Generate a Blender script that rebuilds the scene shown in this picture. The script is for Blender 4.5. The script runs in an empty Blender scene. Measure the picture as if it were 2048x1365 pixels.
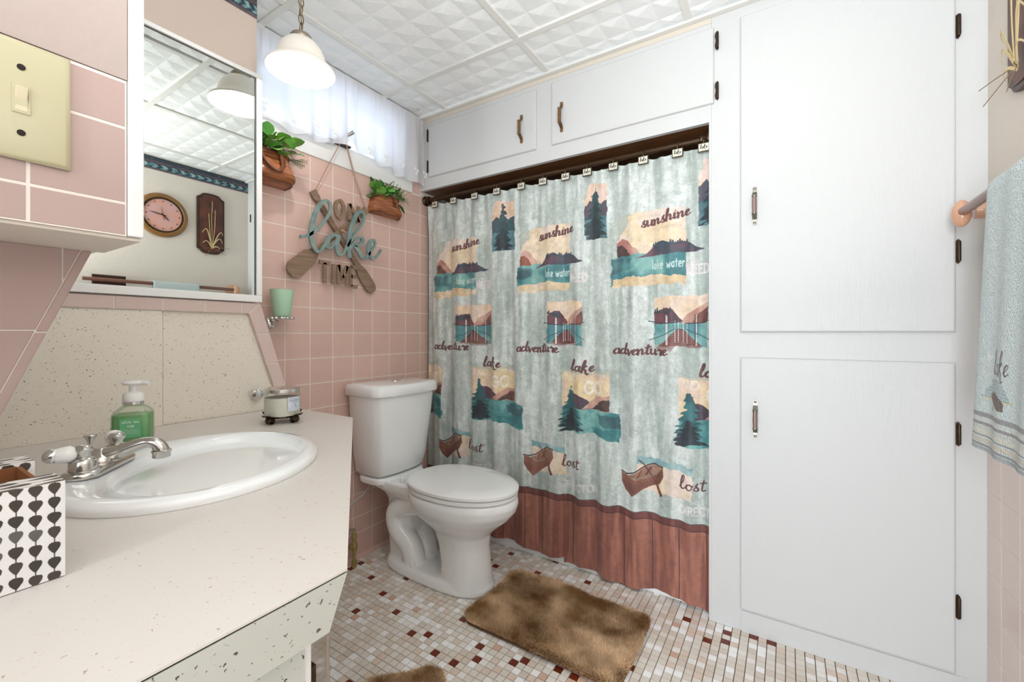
import bpy, bmesh, math, random
import numpy as np
from mathutils import Vector, Matrix
from mathutils.geometry import tessellate_polygon

random.seed(7)
rng = np.random.default_rng(11)
PI = math.pi
sc = bpy.context.scene
COL = sc.collection

# ------------------------------------------------------------------ camera, world, lights, exposure
CAM_Z = 1.0739
YAW = 0.5664
cam_d = bpy.data.cameras.new('camera')
cam_d.sensor_width = 36.0
cam_d.lens = 864.8 / 2048.0 * 36.0
cam_d.shift_y = -(682.5 - 666.35) / 2048.0
cam_d.clip_start = 0.02
cam = bpy.data.objects.new('camera', cam_d)
COL.objects.link(cam)
cam.location = (0, 0, CAM_Z)
cam.rotation_euler = (PI / 2, 0, YAW - PI / 2)
sc.camera = cam

w = bpy.data.worlds.new('daylight'); sc.world = w
w.use_nodes = True
w.node_tree.nodes['Background'].inputs[0].default_value = (0.80, 0.90, 1.0, 1)
w.node_tree.nodes['Background'].inputs[1].default_value = 2.2

def area(name, loc, target, sx, sy, power, col):
    d = bpy.data.lights.new(name, 'AREA')
    d.shape = 'RECTANGLE'; d.size = sx; d.size_y = sy
    d.energy = power; d.color = col
    o = bpy.data.objects.new(name, d); COL.objects.link(o)
    o.location = loc
    o.rotation_euler = (Vector(target) - Vector(loc)).to_track_quat('-Z', 'Y').to_euler()
    return o
area('hallway_light', (-2.1, 0.24, 1.10), (1.7, 0.24, 0.80), 0.5, 1.9, 66.0, (0.88, 0.94, 1.0))
area('added_ceiling_fill_light', (0.22, -0.15, 1.40), (0.34, -0.04, 2.26), 0.45, 0.45, 17.0, (0.98, 0.99, 1.0))  # added fill aimed upwards to brighten ceiling and room; not a known lamp
pl = bpy.data.lights.new('pendant_bulb_light', 'POINT')
pl.energy = 2.6; pl.color = (1.0, 0.98, 0.95); pl.shadow_soft_size = 0.012
plo = bpy.data.objects.new('pendant_bulb_light', pl); COL.objects.link(plo)
plo.location = (0.832, 1.355, 1.928)
area('window_daylight', (1.23, 1.886, 2.07), (1.23, 0.5, 2.0), 0.70, 0.22, 0.8, (0.84, 0.88, 1.0))

sc.view_settings.view_transform = 'Standard'
sc.view_settings.look = 'None'
sc.view_settings.gamma = 1.0
sc.view_settings.use_curve_mapping = False
sc.view_settings.exposure = 0.17
sc.cycles.max_bounces = 10
sc.cycles.diffuse_bounces = 5
sc.cycles.glossy_bounces = 5
sc.cycles.transmission_bounces = 8
sc.cycles.transparent_max_bounces = 12
sc.cycles.caustics_reflective = False
sc.cycles.caustics_refractive = False
sc.cycles.sample_clamp_indirect = 4.0
sc.cycles.use_denoising = True

# ------------------------------------------------------------------ key dimensions (metres)
YA = 1.726      # wall with the window
XB = 1.759      # face of the built-in cupboards
YD = -0.481     # wall with the towel rail
YM = 1.565      # vanity wall (mirror)
ZC = 2.2596     # ceiling
XF = -1.0       # wall behind the camera
CZ = 0.80       # countertop
T = 0.1095      # wall tile pitch

# ------------------------------------------------------------------ materials
def lin(c):
    if isinstance(c, str):
        c = c.lstrip('#'); c = [int(c[i:i + 2], 16) / 255 for i in (0, 2, 4)]
    return tuple(x / 12.92 if x <= 0.04045 else ((x + 0.055) / 1.055) ** 2.4 for x in c)

MATS = {}
def mat(name, col, rough=0.5, metal=0.0, spec=0.5, bump=0.0, bscale=60.0, bstretch=None, var=0.0, vscale=8.0,
        objvar=0.0, coat=0.0, trans=0.0, ior=1.45, emit=None, estr=0.0, col2=None, sss=0.0, vstretch=None, alpha=1.0, vdetail=4.0):
    if name in MATS: return MATS[name]
    m = bpy.data.materials.new(name); m.use_nodes = True
    nt = m.node_tree; b = nt.nodes['Principled BSDF']
    c = lin(col)
    b.inputs['Base Color'].default_value = (*c, 1)
    b.inputs['Roughness'].default_value = rough
    b.inputs['Metallic'].default_value = metal
    b.inputs['Specular IOR Level'].default_value = spec
    b.inputs['IOR'].default_value = ior
    b.inputs['Transmission Weight'].default_value = trans
    b.inputs['Coat Weight'].default_value = coat
    b.inputs['Alpha'].default_value = alpha
    if sss:
        b.inputs['Subsurface Weight'].default_value = sss
        b.inputs['Subsurface Scale'].default_value = 0.01
    if emit:
        b.inputs['Emission Color'].default_value = (*lin(emit), 1)
        b.inputs['Emission Strength'].default_value = estr
    L = nt.links
    def node(t, **k):
        n = nt.nodes.new(t)
        for a, v in k.items(): setattr(n, a, v)
        return n
    tc = None
    def coords(stretch):
        nonlocal tc
        if tc is None: tc = node('ShaderNodeTexCoord')
        mp = node('ShaderNodeMapping')
        L.new(tc.outputs['Object'], mp.inputs[0])
        if stretch: mp.inputs['Scale'].default_value = stretch
        return mp.outputs[0]
    out = None
    if var or col2:
        n = node('ShaderNodeTexNoise'); n.inputs['Scale'].default_value = vscale; n.inputs['Detail'].default_value = vdetail
        L.new(coords(vstretch), n.inputs['Vector'])
        mx = node('ShaderNodeMix', data_type='RGBA')
        c2 = lin(col2) if col2 else tuple(max(0, x * (1 - var)) for x in c)
        mx.inputs['A'].default_value = (*c, 1); mx.inputs['B'].default_value = (*c2, 1)
        r = node('ShaderNodeMapRange'); r.inputs[1].default_value = 0.35; r.inputs[2].default_value = 0.65
        L.new(n.outputs[0], r.inputs[0]); L.new(r.outputs[0], mx.inputs['Factor'])
        out = mx.outputs['Result']
    if objvar:
        oi = node('ShaderNodeObjectInfo')
        r = node('ShaderNodeMapRange'); r.inputs[3].default_value = 1 - objvar; r.inputs[4].default_value = 1 + objvar * 0.6
        L.new(oi.outputs['Random'], r.inputs[0])
        hs = node('ShaderNodeHueSaturation')
        if out: L.new(out, hs.inputs['Color'])
        else: hs.inputs['Color'].default_value = (*c, 1)
        L.new(r.outputs[0], hs.inputs['Value']); out = hs.outputs[0]
    if out: L.new(out, b.inputs['Base Color'])
    if bump:
        n = node('ShaderNodeTexNoise'); n.inputs['Scale'].default_value = bscale; n.inputs['Detail'].default_value = 3
        L.new(coords(bstretch), n.inputs['Vector'])
        bp = node('ShaderNodeBump'); bp.inputs['Strength'].default_value = bump; bp.inputs['Distance'].default_value = 0.002
        L.new(n.outputs[0], bp.inputs['Height']); L.new(bp.outputs[0], b.inputs['Normal'])
    MATS[name] = m
    return m

def speckle_mat(name, base, dots, scale=95.0, thr=0.20, rough=0.35, dens=0.55):
    m = bpy.data.materials.new(name); m.use_nodes = True; nt = m.node_tree; b = nt.nodes['Principled BSDF']; L = nt.links
    tc = nt.nodes.new('ShaderNodeTexCoord')
    mp = nt.nodes.new('ShaderNodeMapping'); mp.inputs['Rotation'].default_value = (0.3, 0.2, 0.5)
    L.new(tc.outputs['Object'], mp.inputs[0])
    nz = nt.nodes.new('ShaderNodeTexNoise'); nz.inputs['Scale'].default_value = 220.0
    L.new(mp.outputs[0], nz.inputs['Vector'])
    add = nt.nodes.new('ShaderNodeMixRGB'); add.blend_type = 'LINEAR_LIGHT'; add.inputs[0].default_value = 0.006
    L.new(mp.outputs[0], add.inputs[1]); L.new(nz.outputs['Color'], add.inputs[2])
    col = None
    prev = None
    for k, (sc_, th, dn, dc) in enumerate([(scale, thr, dens, dots[0]), (scale * 1.9, thr * 1.05, dens, dots[1])]):
        v = nt.nodes.new('ShaderNodeTexVoronoi'); v.inputs['Scale'].default_value = sc_
        L.new(add.outputs[0], v.inputs['Vector'])
        lt = nt.nodes.new('ShaderNodeMath'); lt.operation = 'LESS_THAN'; lt.inputs[1].default_value = th
        L.new(v.outputs['Distance'], lt.inputs[0])
        sep = nt.nodes.new('ShaderNodeSeparateColor'); L.new(v.outputs['Color'], sep.inputs[0])
        gt = nt.nodes.new('ShaderNodeMath'); gt.operation = 'GREATER_THAN'; gt.inputs[1].default_value = dn
        L.new(sep.outputs[0], gt.inputs[0])
        mu = nt.nodes.new('ShaderNodeMath'); mu.operation = 'MULTIPLY'
        L.new(lt.outputs[0], mu.inputs[0]); L.new(gt.outputs[0], mu.inputs[1])
        mx = nt.nodes.new('ShaderNodeMix'); mx.data_type = 'RGBA'
        if prev is None: mx.inputs['A'].default_value = (*lin(base), 1)
        else: L.new(prev, mx.inputs['A'])
        mx.inputs['B'].default_value = (*lin(dc), 1)
        L.new(mu.outputs[0], mx.inputs['Factor']); prev = mx.outputs['Result']
    L.new(prev, b.inputs['Base Color'])
    b.inputs['Roughness'].default_value = rough
    return m

def thin_glass(name, tint, refl=0.08):
    m = bpy.data.materials.new(name); m.use_nodes = True; nt = m.node_tree; nt.nodes.clear()
    o = nt.nodes.new('ShaderNodeOutputMaterial'); t = nt.nodes.new('ShaderNodeBsdfTransparent'); g = nt.nodes.new('ShaderNodeBsdfGlossy')
    t.inputs[0].default_value = (*tint, 1); g.inputs['Roughness'].default_value = 0.03
    lw = nt.nodes.new('ShaderNodeLayerWeight'); lw.inputs[0].default_value = 0.25
    mr = nt.nodes.new('ShaderNodeMapRange'); mr.inputs[3].default_value = refl * 0.5; mr.inputs[4].default_value = 0.5
    nt.links.new(lw.outputs['Fresnel'], mr.inputs[0]); mx = nt.nodes.new('ShaderNodeMixShader')
    nt.links.new(mr.outputs[0], mx.inputs[0]); nt.links.new(t.outputs[0], mx.inputs[1]); nt.links.new(g.outputs[0], mx.inputs[2]); nt.links.new(mx.outputs[0], o.inputs[0])
    return m

def image_from(name, arr, alpha=False):
    h, wd = arr.shape[:2]
    im = bpy.data.images.new(name, wd, h, alpha=alpha)
    px = np.ones((h, wd, 4), np.float32)
    px[..., :arr.shape[2]] = np.clip(arr, 0, 1)
    im.pixels.foreach_set(px[::-1].ravel()); im.update(); im.pack()
    return im

def image_mat(name, im, rough=0.8, bump=0.0, bscale=300, transl=0.0, sheen=0.0, bstr=0.002):
    m = bpy.data.materials.new(name); m.use_nodes = True; nt = m.node_tree; b = nt.nodes['Principled BSDF']
    t = nt.nodes.new('ShaderNodeTexImage'); t.image = im; t.extension = 'EXTEND'
    nt.links.new(t.outputs[0], b.inputs['Base Color'])
    b.inputs['Roughness'].default_value = rough
    b.inputs['Sheen Weight'].default_value = sheen
    if bump:
        tc = nt.nodes.new('ShaderNodeTexCoord')
        n = nt.nodes.new('ShaderNodeTexNoise'); n.inputs['Scale'].default_value = bscale; n.inputs['Detail'].default_value = 2
        nt.links.new(tc.outputs['Object'], n.inputs['Vector'])
        bp = nt.nodes.new('ShaderNodeBump'); bp.inputs['Strength'].default_value = bump; bp.inputs['Distance'].default_value = bstr
        nt.links.new(n.outputs[0], bp.inputs['Height']); nt.links.new(bp.outputs[0], b.inputs['Normal'])
    return m

M_white = mat('white_cupboard_paint', '#cdcecd', rough=0.42, bump=0.25, bscale=25, bstretch=(6, 6, 1))
M_whitetrim = mat('white_trim_paint', '#e6e6e3', rough=0.4, bump=0.15, bscale=40)
M_frame = mat('white_enamel', '#eeeeec', rough=0.25)
M_pink = mat('pink_glazed_tile', '#d8b7ab', rough=0.25, objvar=0.035, var=0.05, vscale=14, coat=0.15)
M_pink2 = mat('pink_trim_tile', '#d6bfb7', rough=0.2, objvar=0.03, coat=0.3)
M_pink_shaded = mat('shaded_pink_tile', '#b0989180'[:7] if False else '#b09891', rough=0.35, objvar=0.03)  # near-left tiles: darker colour stands in for the shade on that wall
M_grout = mat('pale_grout', '#e6dcd4', rough=0.8, bump=0.3, bscale=200)
M_paint = mat('pink_beige_paint', '#d9c8bd', rough=0.75, bump=0.35, bscale=90)
M_paintD = mat('beige_textured_paint', '#ddd3c8', rough=0.8, bump=0.5, bscale=110)
M_ceil = mat('ceiling_panel_fibre', '#f2f4f3', rough=0.9, bump=0.8, bscale=170)
M_tbar = mat('ceiling_grid_metal', '#e4e3de', rough=0.5)
M_dark = mat('dark_gap', '#2a221c', rough=0.9)
M_chrome = mat('chrome', '#dcdcdc', rough=0.08, metal=1.0)
M_nickel = mat('worn_chrome', '#c9c6c0', rough=0.16, metal=1.0)
M_bronze = mat('dark_bronze_metal', '#4d3d30', rough=0.38, metal=0.8, var=0.3, vscale=60)
M_brass = mat('aged_brass', '#8d6c49', rough=0.35, metal=0.8, var=0.2, vscale=50)
M_pewter = mat('antique_pewter', '#8b877c', rough=0.3, metal=0.9)
M_copper = mat('copper_grip', '#8f7872', rough=0.4, metal=0.4)
M_porc = mat('white_porcelain', '#f0f2f2', rough=0.08, spec=0.55, coat=0.4)
M_seat = mat('white_plastic_seat', '#f0f1f0', rough=0.22)
M_plast = mat('white_plastic', '#f0f0ee', rough=0.3)
M_wood = mat('varnished_brown_wood', '#8a5c36', rough=0.35, var=0.45, vscale=9, vstretch=(8, 1, 8), coat=0.2)
M_rod = mat('bronze_curtain_rod', '#43301f', rough=0.32, metal=0.55)
M_counter = speckle_mat('speckled_laminate', '#d3cdc6', ('#a58d77', '#c3b09c'), scale=105, thr=0.14, rough=0.38, dens=0.66)
M_splash = speckle_mat('speckled_laminate_backsplash', '#ebe3d6', ('#776753', '#95856f'), scale=120, thr=0.17, rough=0.4, dens=0.55)
M_apron = speckle_mat('speckled_laminate_edge', '#c9cbc2', ('#4a4438', '#5f594a'), scale=80, thr=0.19, rough=0.4, dens=0.7)

# ------------------------------------------------------------------ mesh builder
ORIG = {}
class MB:
    def __init__(s): s.v = []; s.f = []; s.mi = []; s.uv = None
    def add(s, vs, fs, mi=0):
        n = len(s.v); s.v += [tuple(p) for p in vs]
        s.f += [tuple(i + n for i in f) for f in fs]; s.mi += [mi] * len(fs)
        return s
    def box(s, x0, x1, y0, y1, z0, z1, mi=0):
        return s.add([(x0, y0, z0), (x1, y0, z0), (x1, y1, z0), (x0, y1, z0), (x0, y0, z1), (x1, y0, z1), (x1, y1, z1), (x0, y1, z1)],
                     [(0, 3, 2, 1), (4, 5, 6, 7), (0, 1, 5, 4), (1, 2, 6, 5), (2, 3, 7, 6), (3, 0, 4, 7)], mi)
    def prism(s, poly, a0, a1, axis='z', mi=0):
        # poly: 2-d polygon; axis: extrusion axis ('x': poly=(y,z), 'y': poly=(x,z), 'z': poly=(x,y))
        def P(p, a):
            return {'x': (a, p[0], p[1]), 'y': (p[0], a, p[1]), 'z': (p[0], p[1], a)}[axis]
        n = len(poly)
        vs = [P(p, a0) for p in poly] + [P(p, a1) for p in poly]
        fs = [tuple(range(n))[::-1], tuple(range(n, 2 * n))] + [(i, (i + 1) % n, n + (i + 1) % n, n + i) for i in range(n)]
        return s.add(vs, fs, mi)
    def loft(s, rings, cap0=True, cap1=True, mi=0, closed=True):
        n = len(rings[0]); vs = [p for r in rings for p in r]; fs = []
        for k in range(len(rings) - 1):
            for i in range(n if closed else n - 1):
                j = (i + 1) % n
                fs.append((k * n + i, k * n + j, (k + 1) * n + j, (k + 1) * n + i))
        if cap0: fs.append(tuple(range(n))[::-1])
        if cap1: fs.append(tuple(range((len(rings) - 1) * n, len(rings) * n)))
        return s.add(vs, fs, mi)
    def lathe(s, prof, c=(0, 0, 0), n=32, axis='z', cap0=True, cap1=True, mi=0):
        rings = []
        for r, h in prof:
            R = []
            for i in range(n):
                a = 2 * PI * i / n; u, v = r * math.cos(a), r * math.sin(a)
                R.append({'z': (c[0] + u, c[1] + v, c[2] + h), 'y': (c[0] + u, c[1] + h, c[2] + v), 'x': (c[0] + h, c[1] + u, c[2] + v)}[axis])
            rings.append(R)
        return s.loft(rings, cap0, cap1, mi)
    def tube(s, pts, r, n=10, mi=0, closed=False, caps=True):
        pts = [Vector(p) for p in pts]; N = len(pts)
        rs = r if isinstance(r, (list, tuple)) else [r] * N
        rings = []; up = None
        for i, p in enumerate(pts):
            a = pts[(i - 1) % N] if (closed or i > 0) else p
            b = pts[(i + 1) % N] if (closed or i < N - 1) else p
            t = (b - a).normalized() if (b - a).length > 1e-9 else Vector((0, 0, 1))
            if up is None:
                up = Vector((0, 0, 1)) if abs(t.z) < 0.9 else Vector((1, 0, 0))
            sd = t.cross(up).normalized(); up = sd.cross(t).normalized()
            rings.append([tuple(p + (sd * math.cos(2 * PI * k / n) + up * math.sin(2 * PI * k / n)) * rs[i]) for k in range(n)])
        if closed: rings.append(rings[0])
        return s.loft(rings, caps and not closed, caps and not closed, mi)
    def ribbon(s, pts, wds, nrm, d, mi=0):
        # flat stroke of variable width along a 3-d path, thickness d along nrm (both sides)
        pts = [Vector(p) for p in pts]; nrm = Vector(nrm).normalized(); rings = []
        for i, p in enumerate(pts):
            a = pts[max(i - 1, 0)]; b = pts[min(i + 1, len(pts) - 1)]
            t = (b - a).normalized(); sd = t.cross(nrm).normalized()
            h = wds[i] / 2 if isinstance(wds, (list, tuple)) else wds / 2
            rings.append([tuple(p + sd * h - nrm * d / 2), tuple(p + sd * h + nrm * d / 2), tuple(p - sd * h + nrm * d / 2), tuple(p - sd * h - nrm * d / 2)])
        return s.loft(rings, True, True, mi)
    def sphere(s, c, r, n=16, m=10, sc=(1, 1, 1), mi=0):
        rings = []
        for k in range(1, m):
            t = PI * k / m
            rings.append([(c[0] + r * sc[0] * math.sin(t) * math.cos(2 * PI * i / n), c[1] + r * sc[1] * math.sin(t) * math.sin(2 * PI * i / n), c[2] - r * sc[2] * math.cos(t)) for i in range(n)])
        return s.loft(rings, True, True, mi)
    def build(s, name, mats, parent=None, smooth=False, bevel=0.0, origin=None, auto=None):
        me = bpy.data.meshes.new(name)
        vs = np.array(s.v, float)
        if origin is None:
            lo, hi = vs.min(0), vs.max(0); origin = ((lo[0] + hi[0]) / 2, (lo[1] + hi[1]) / 2, lo[2])
        origin = Vector(origin)
        me.from_pydata([tuple(p) for p in (vs - np.array(origin))], [], s.f)
        for m in (mats if isinstance(mats, (list, tuple)) else [mats]): me.materials.append(m)
        if any(s.mi): me.polygons.foreach_set('material_index', s.mi)
        if s.uv is not None:
            ul = me.uv_layers.new(name='UVMap')
            for li, l in enumerate(me.loops): ul.data[li].uv = s.uv[l.vertex_index]
        bm = bmesh.new(); bm.from_mesh(me)
        bmesh.ops.recalc_face_normals(bm, faces=bm.faces)
        bm.to_mesh(me); bm.free()
        if smooth: me.polygons.foreach_set('use_smooth', [True] * len(me.polygons))
        me.update()
        if smooth and auto is not False:
            me.set_sharp_from_angle(angle=math.radians(auto or 40))
        o = bpy.data.objects.new(name, me); COL.objects.link(o)
        place(o, origin, parent)
        if bevel:
            b = o.modifiers.new('bevel', 'BEVEL'); b.width = bevel; b.segments = 2; b.limit_method = 'ANGLE'; b.angle_limit = math.radians(50)
        return o

def place(o, origin, parent):
    origin = Vector(origin)
    if parent is not None:
        o.parent = parent; o.location = origin - ORIG[parent.name]
    else: o.location = origin
    ORIG[o.name] = origin
    return o

def tag(o, label=None, cat=None, group=None, kind=None):
    if label: o['label'] = label
    if cat: o['category'] = cat
    if group: o['group'] = group
    if kind: o['kind'] = kind
    return o
def thing(name, loc, label, cat, group=None):
    o = bpy.data.objects.new(name, None); o.empty_display_size = 0.05; COL.objects.link(o)
    o.location = loc; ORIG[o.name] = Vector(loc)
    return tag(o, label, cat, group)
def struct(name, loc):
    o = bpy.data.objects.new(name, None); o.empty_display_size = 0.05; COL.objects.link(o); o.location = loc
    ORIG[o.name] = Vector(loc); o['kind'] = 'structure'; return o
def inst(name, me, origin, parent):
    o = bpy.data.objects.new(name, me); COL.objects.link(o)
    return place(o, origin, parent)

def catmull(pts, n=6, closed=False):
    pts = [tuple(p) for p in pts]; N = len(pts); out = []
    if N < 3: return pts
    rg = range(N if closed else N - 1)
    for i in rg:
        p0 = pts[(i - 1) % N] if (closed or i > 0) else pts[i]
        p1 = pts[i]; p2 = pts[(i + 1) % N]
        p3 = pts[(i + 2) % N] if (closed or i < N - 2) else p2
        for k in range(n):
            t = k / n
            out.append(tuple(0.5 * ((2 * b) + (-a + c) * t + (2 * a - 5 * b + 4 * c - d) * t * t + (-a + 3 * b - 3 * c + d) * t ** 3) for a, b, c, d in zip(p0, p1, p2, p3)))
    if not closed: out.append(pts[-1])
    return out

# ------------------------------------------------------------------ stroke lettering (used for print and for cut-out letters)
CUR = {  # cursive, x-height 1
 'a': (1.15, [[(0.85, 0.85), (0.5, 1.0), (0.12, 0.65), (0.1, 0.2), (0.4, 0.0), (0.75, 0.4), (0.9, 0.95)], [(0.9, 0.95), (0.82, 0.3), (0.95, 0.0), (1.2, 0.25)]]),
 'd': (1.2, [[(0.85, 0.8), (0.5, 1.0), (0.12, 0.65), (0.1, 0.2), (0.4, 0.0), (0.75, 0.4), (0.95, 1.0)], [(1.15, 2.1), (0.9, 0.9), (0.85, 0.2), (1.0, 0.0), (1.2, 0.2)]]),
 'v': (0.85, [[(0.0, 0.9), (0.15, 0.9), (0.25, 0.3), (0.35, -0.15), (0.6, 0.4), (0.75, 0.75), (0.95, 0.65)]]),
 'e': (0.85, [[(0.0, 0.3), (0.4, 0.5), (0.65, 0.8), (0.5, 1.0), (0.2, 0.75), (0.15, 0.25), (0.4, 0.0), (0.85, 0.25)]]),
 'n': (1.15, [[(0.05, 0.95), (0.15, 0.6), (0.1, 0.0)], [(0.12, 0.15), (0.35, 0.75), (0.6, 1.0), (0.75, 0.75), (0.7, 0.15), (0.85, 0.0), (1.15, 0.25)]]),
 't': (0.75, [[(0.5, 1.7), (0.3, 0.8), (0.25, 0.1), (0.45, 0.0), (0.75, 0.25)], [(0.0, 1.25), (0.45, 1.3), (0.9, 1.5)]]),
 'u': (1.1, [[(0.1, 1.0), (0.1, 0.3), (0.3, 0.0), (0.65, 0.4), (0.8, 0.95)], [(0.8, 0.95), (0.75, 0.2), (0.9, 0.0), (1.1, 0.2)]]),
 'r': (0.8, [[(0.05, 0.8), (0.3, 1.1), (0.4, 0.9), (0.7, 0.85), (0.55, 0.3), (0.6, 0.0), (0.85, 0.2)]]),
 's': (0.8, [[(0.0, 0.2), (0.3, 0.7), (0.5, 1.15)], [(0.5, 1.15), (0.32, 0.85), (0.45, 0.55), (0.62, 0.25), (0.45, -0.02), (0.1, 0.08)]]),
 'h': (1.15, [[(0.0, 0.3), (0.4, 1.4), (0.5, 2.1), (0.3, 2.0), (0.15, 0.9), (0.1, 0.0)], [(0.12, 0.2), (0.35, 0.8), (0.6, 1.0), (0.75, 0.7), (0.7, 0.15), (0.85, 0.0), (1.15, 0.25)]]),
 'i': (0.6, [[(0.2, 0.95), (0.15, 0.2), (0.3, 0.0), (0.6, 0.25)], [(0.3, 1.4), (0.32, 1.47)]]),
 'l': (0.75, [[(0.0, 0.3), (0.45, 1.3), (0.6, 2.1), (0.4, 2.2), (0.2, 1.2), (0.15, 0.3), (0.35, 0.0), (0.7, 0.3)]]),
 'k': (1.1, [[(0.0, 0.3), (0.45, 1.3), (0.55, 2.1), (0.35, 2.1), (0.15, 1.0), (0.1, -0.1)], [(0.75, 1.0), (0.6, 1.1), (0.25, 0.55), (0.55, 0.3), (0.7, -0.3), (0.9, -0.6), (1.15, -0.5)]]),
 'o': (1.0, [[(0.6, 0.95), (0.2, 0.8), (0.1, 0.3), (0.4, 0.0), (0.75, 0.3), (0.75, 0.8), (0.45, 0.95), (0.95, 0.75)]]),
}
BLK = {
 'N': (0.9, [[(0.1, 0), (0.1, 1.4)], [(0.1, 1.4), (0.7, 0)], [(0.7, 0), (0.7, 1.4)]]),
 'E': (0.8, [[(0.1, 0), (0.1, 1.4)], [(0.1, 1.4), (0.65, 1.4)], [(0.1, 0.72), (0.55, 0.72)], [(0.1, 0), (0.65, 0)]]),
 'D': (0.95, [[(0.1, 0), (0.1, 1.4)], [(0.1, 1.4), (0.5, 1.35), (0.78, 0.95), (0.78, 0.45), (0.5, 0.05), (0.1, 0)]]),
 'G': (1.05, [[(0.85, 1.15), (0.5, 1.4), (0.15, 1.05), (0.1, 0.6), (0.3, 0.1), (0.65, 0.02), (0.88, 0.3), (0.88, 0.65)], [(0.88, 0.65), (0.55, 0.65)]]),
 'O': (1.1, [[(0.5, 1.4), (0.15, 1.1), (0.1, 0.6), (0.3, 0.08), (0.6, 0.02), (0.9, 0.35), (0.92, 0.95), (0.72, 1.35), (0.5, 1.4)]]),
 'I': (0.35, [[(0.15, 0), (0.15, 1.4)]]),
 'R': (0.9, [[(0.1, 0), (0.1, 1.4)], [(0.1, 1.4), (0.55, 1.35), (0.68, 1.05), (0.5, 0.75), (0.1, 0.7)], [(0.4, 0.7), (0.75, 0)]]),
 'C': (0.95, [[(0.85, 1.15), (0.5, 1.4), (0.15, 1.05), (0.1, 0.6), (0.3, 0.1), (0.6, 0.02), (0.85, 0.25)]]),
 'T': (0.85, [[(0.0, 1.4), (0.8, 1.4)], [(0.4, 1.4), (0.4, 0)]]),
 'A': (0.9, [[(0.05, 0), (0.4, 1.4)], [(0.4, 1.4), (0.75, 0)], [(0.2, 0.5), (0.6, 0.5)]]),
 'M': (1.1, [[(0.1, 0), (0.1, 1.4)], [(0.1, 1.4), (0.5, 0.5)], [(0.5, 0.5), (0.9, 1.4)], [(0.9, 1.4), (0.9, 0)]]),
 'l': (0.35, [[(0.15, 0), (0.15, 1.5)]]),
 'a': (0.7, [[(0.5, 0.8), (0.2, 0.75), (0.1, 0.35), (0.25, 0.02), (0.5, 0.25)], [(0.5, 0.85), (0.5, 0)]]),
 'k': (0.65, [[(0.1, 0), (0.1, 1.5)], [(0.5, 0.85), (0.12, 0.4)], [(0.25, 0.5), (0.52, 0)]]),
 'e': (0.7, [[(0.1, 0.4), (0.5, 0.5), (0.4, 0.85), (0.15, 0.7), (0.1, 0.25), (0.3, 0.0), (0.52, 0.12)]]),
 'w': (0.95, [[(0.05, 0.85), (0.2, 0), (0.4, 0.6), (0.6, 0), (0.78, 0.85)]]),
 't': (0.55, [[(0.22, 1.25), (0.22, 0.0)], [(0.02, 0.85), (0.45, 0.85)]]),
 'r': (0.55, [[(0.1, 0.85), (0.1, 0)], [(0.1, 0.5), (0.3, 0.85), (0.48, 0.75)]]),
 'm': (1.0, [[(0.1, 0.85), (0.1, 0)], [(0.1, 0.6), (0.3, 0.85), (0.45, 0.6), (0.45, 0)], [(0.45, 0.6), (0.65, 0.85), (0.82, 0.6), (0.82, 0)]]),
 'y': (0.7, [[(0.08, 0.85), (0.3, 0.1)], [(0.55, 0.85), (0.15, -0.5)]]),
 'f': (0.5, [[(0.45, 1.4), (0.25, 1.4), (0.18, 1.0), (0.18, 0)], [(0.0, 0.8), (0.4, 0.8)]]),
 'v': (0.65, [[(0.05, 0.85), (0.3, 0), (0.52, 0.85)]]),
 'o': (0.75, [[(0.3, 0.85), (0.08, 0.5), (0.25, 0.0), (0.52, 0.3), (0.5, 0.7), (0.3, 0.85)]]),
 'i': (0.3, [[(0.12, 0.85), (0.12, 0)]]),
 'n': (0.7, [[(0.1, 0.85), (0.1, 0)], [(0.1, 0.55), (0.32, 0.85), (0.5, 0.6), (0.5, 0)]]),
 'd': (0.7, [[(0.5, 0.8), (0.2, 0.75), (0.1, 0.35), (0.25, 0.02), (0.5, 0.25)], [(0.52, 1.5), (0.52, 0)]]),
 'g': (0.7, [[(0.5, 0.8), (0.2, 0.75), (0.1, 0.35), (0.25, 0.02), (0.5, 0.25)], [(0.52, 0.85), (0.5, -0.3), (0.15, -0.4)]]),
 's': (0.6, [[(0.45, 0.75), (0.2, 0.85), (0.1, 0.6), (0.4, 0.3), (0.35, 0.02), (0.08, 0.08)]]),
 'h': (0.7, [[(0.1, 1.5), (0.1, 0)], [(0.1, 0.55), (0.32, 0.85), (0.5, 0.6), (0.5, 0)]]),
}
def word(txt, font, x0, y0, x1, size, slope=0.0, slant=0.0, n=5):
    """strokes (lists of 2-d points) of a word fitted between x0 and x1 on a baseline y0"""
    adv = sum(font[c][0] if c != ' ' else 0.6 for c in txt)
    sx = (x1 - x0) / adv; out = []; x = 0
    for c in txt:
        if c == ' ': x += 0.6; continue
        a, st = font[c]
        for s_ in st:
            P = catmull(s_, n) if len(s_) > 2 else s_
            out.append([(x0 + (x + px + slant * py) * sx, y0 + py * size + slope * (x + px) * abs(sx)) for px, py in P])
        x += a
    return out

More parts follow.
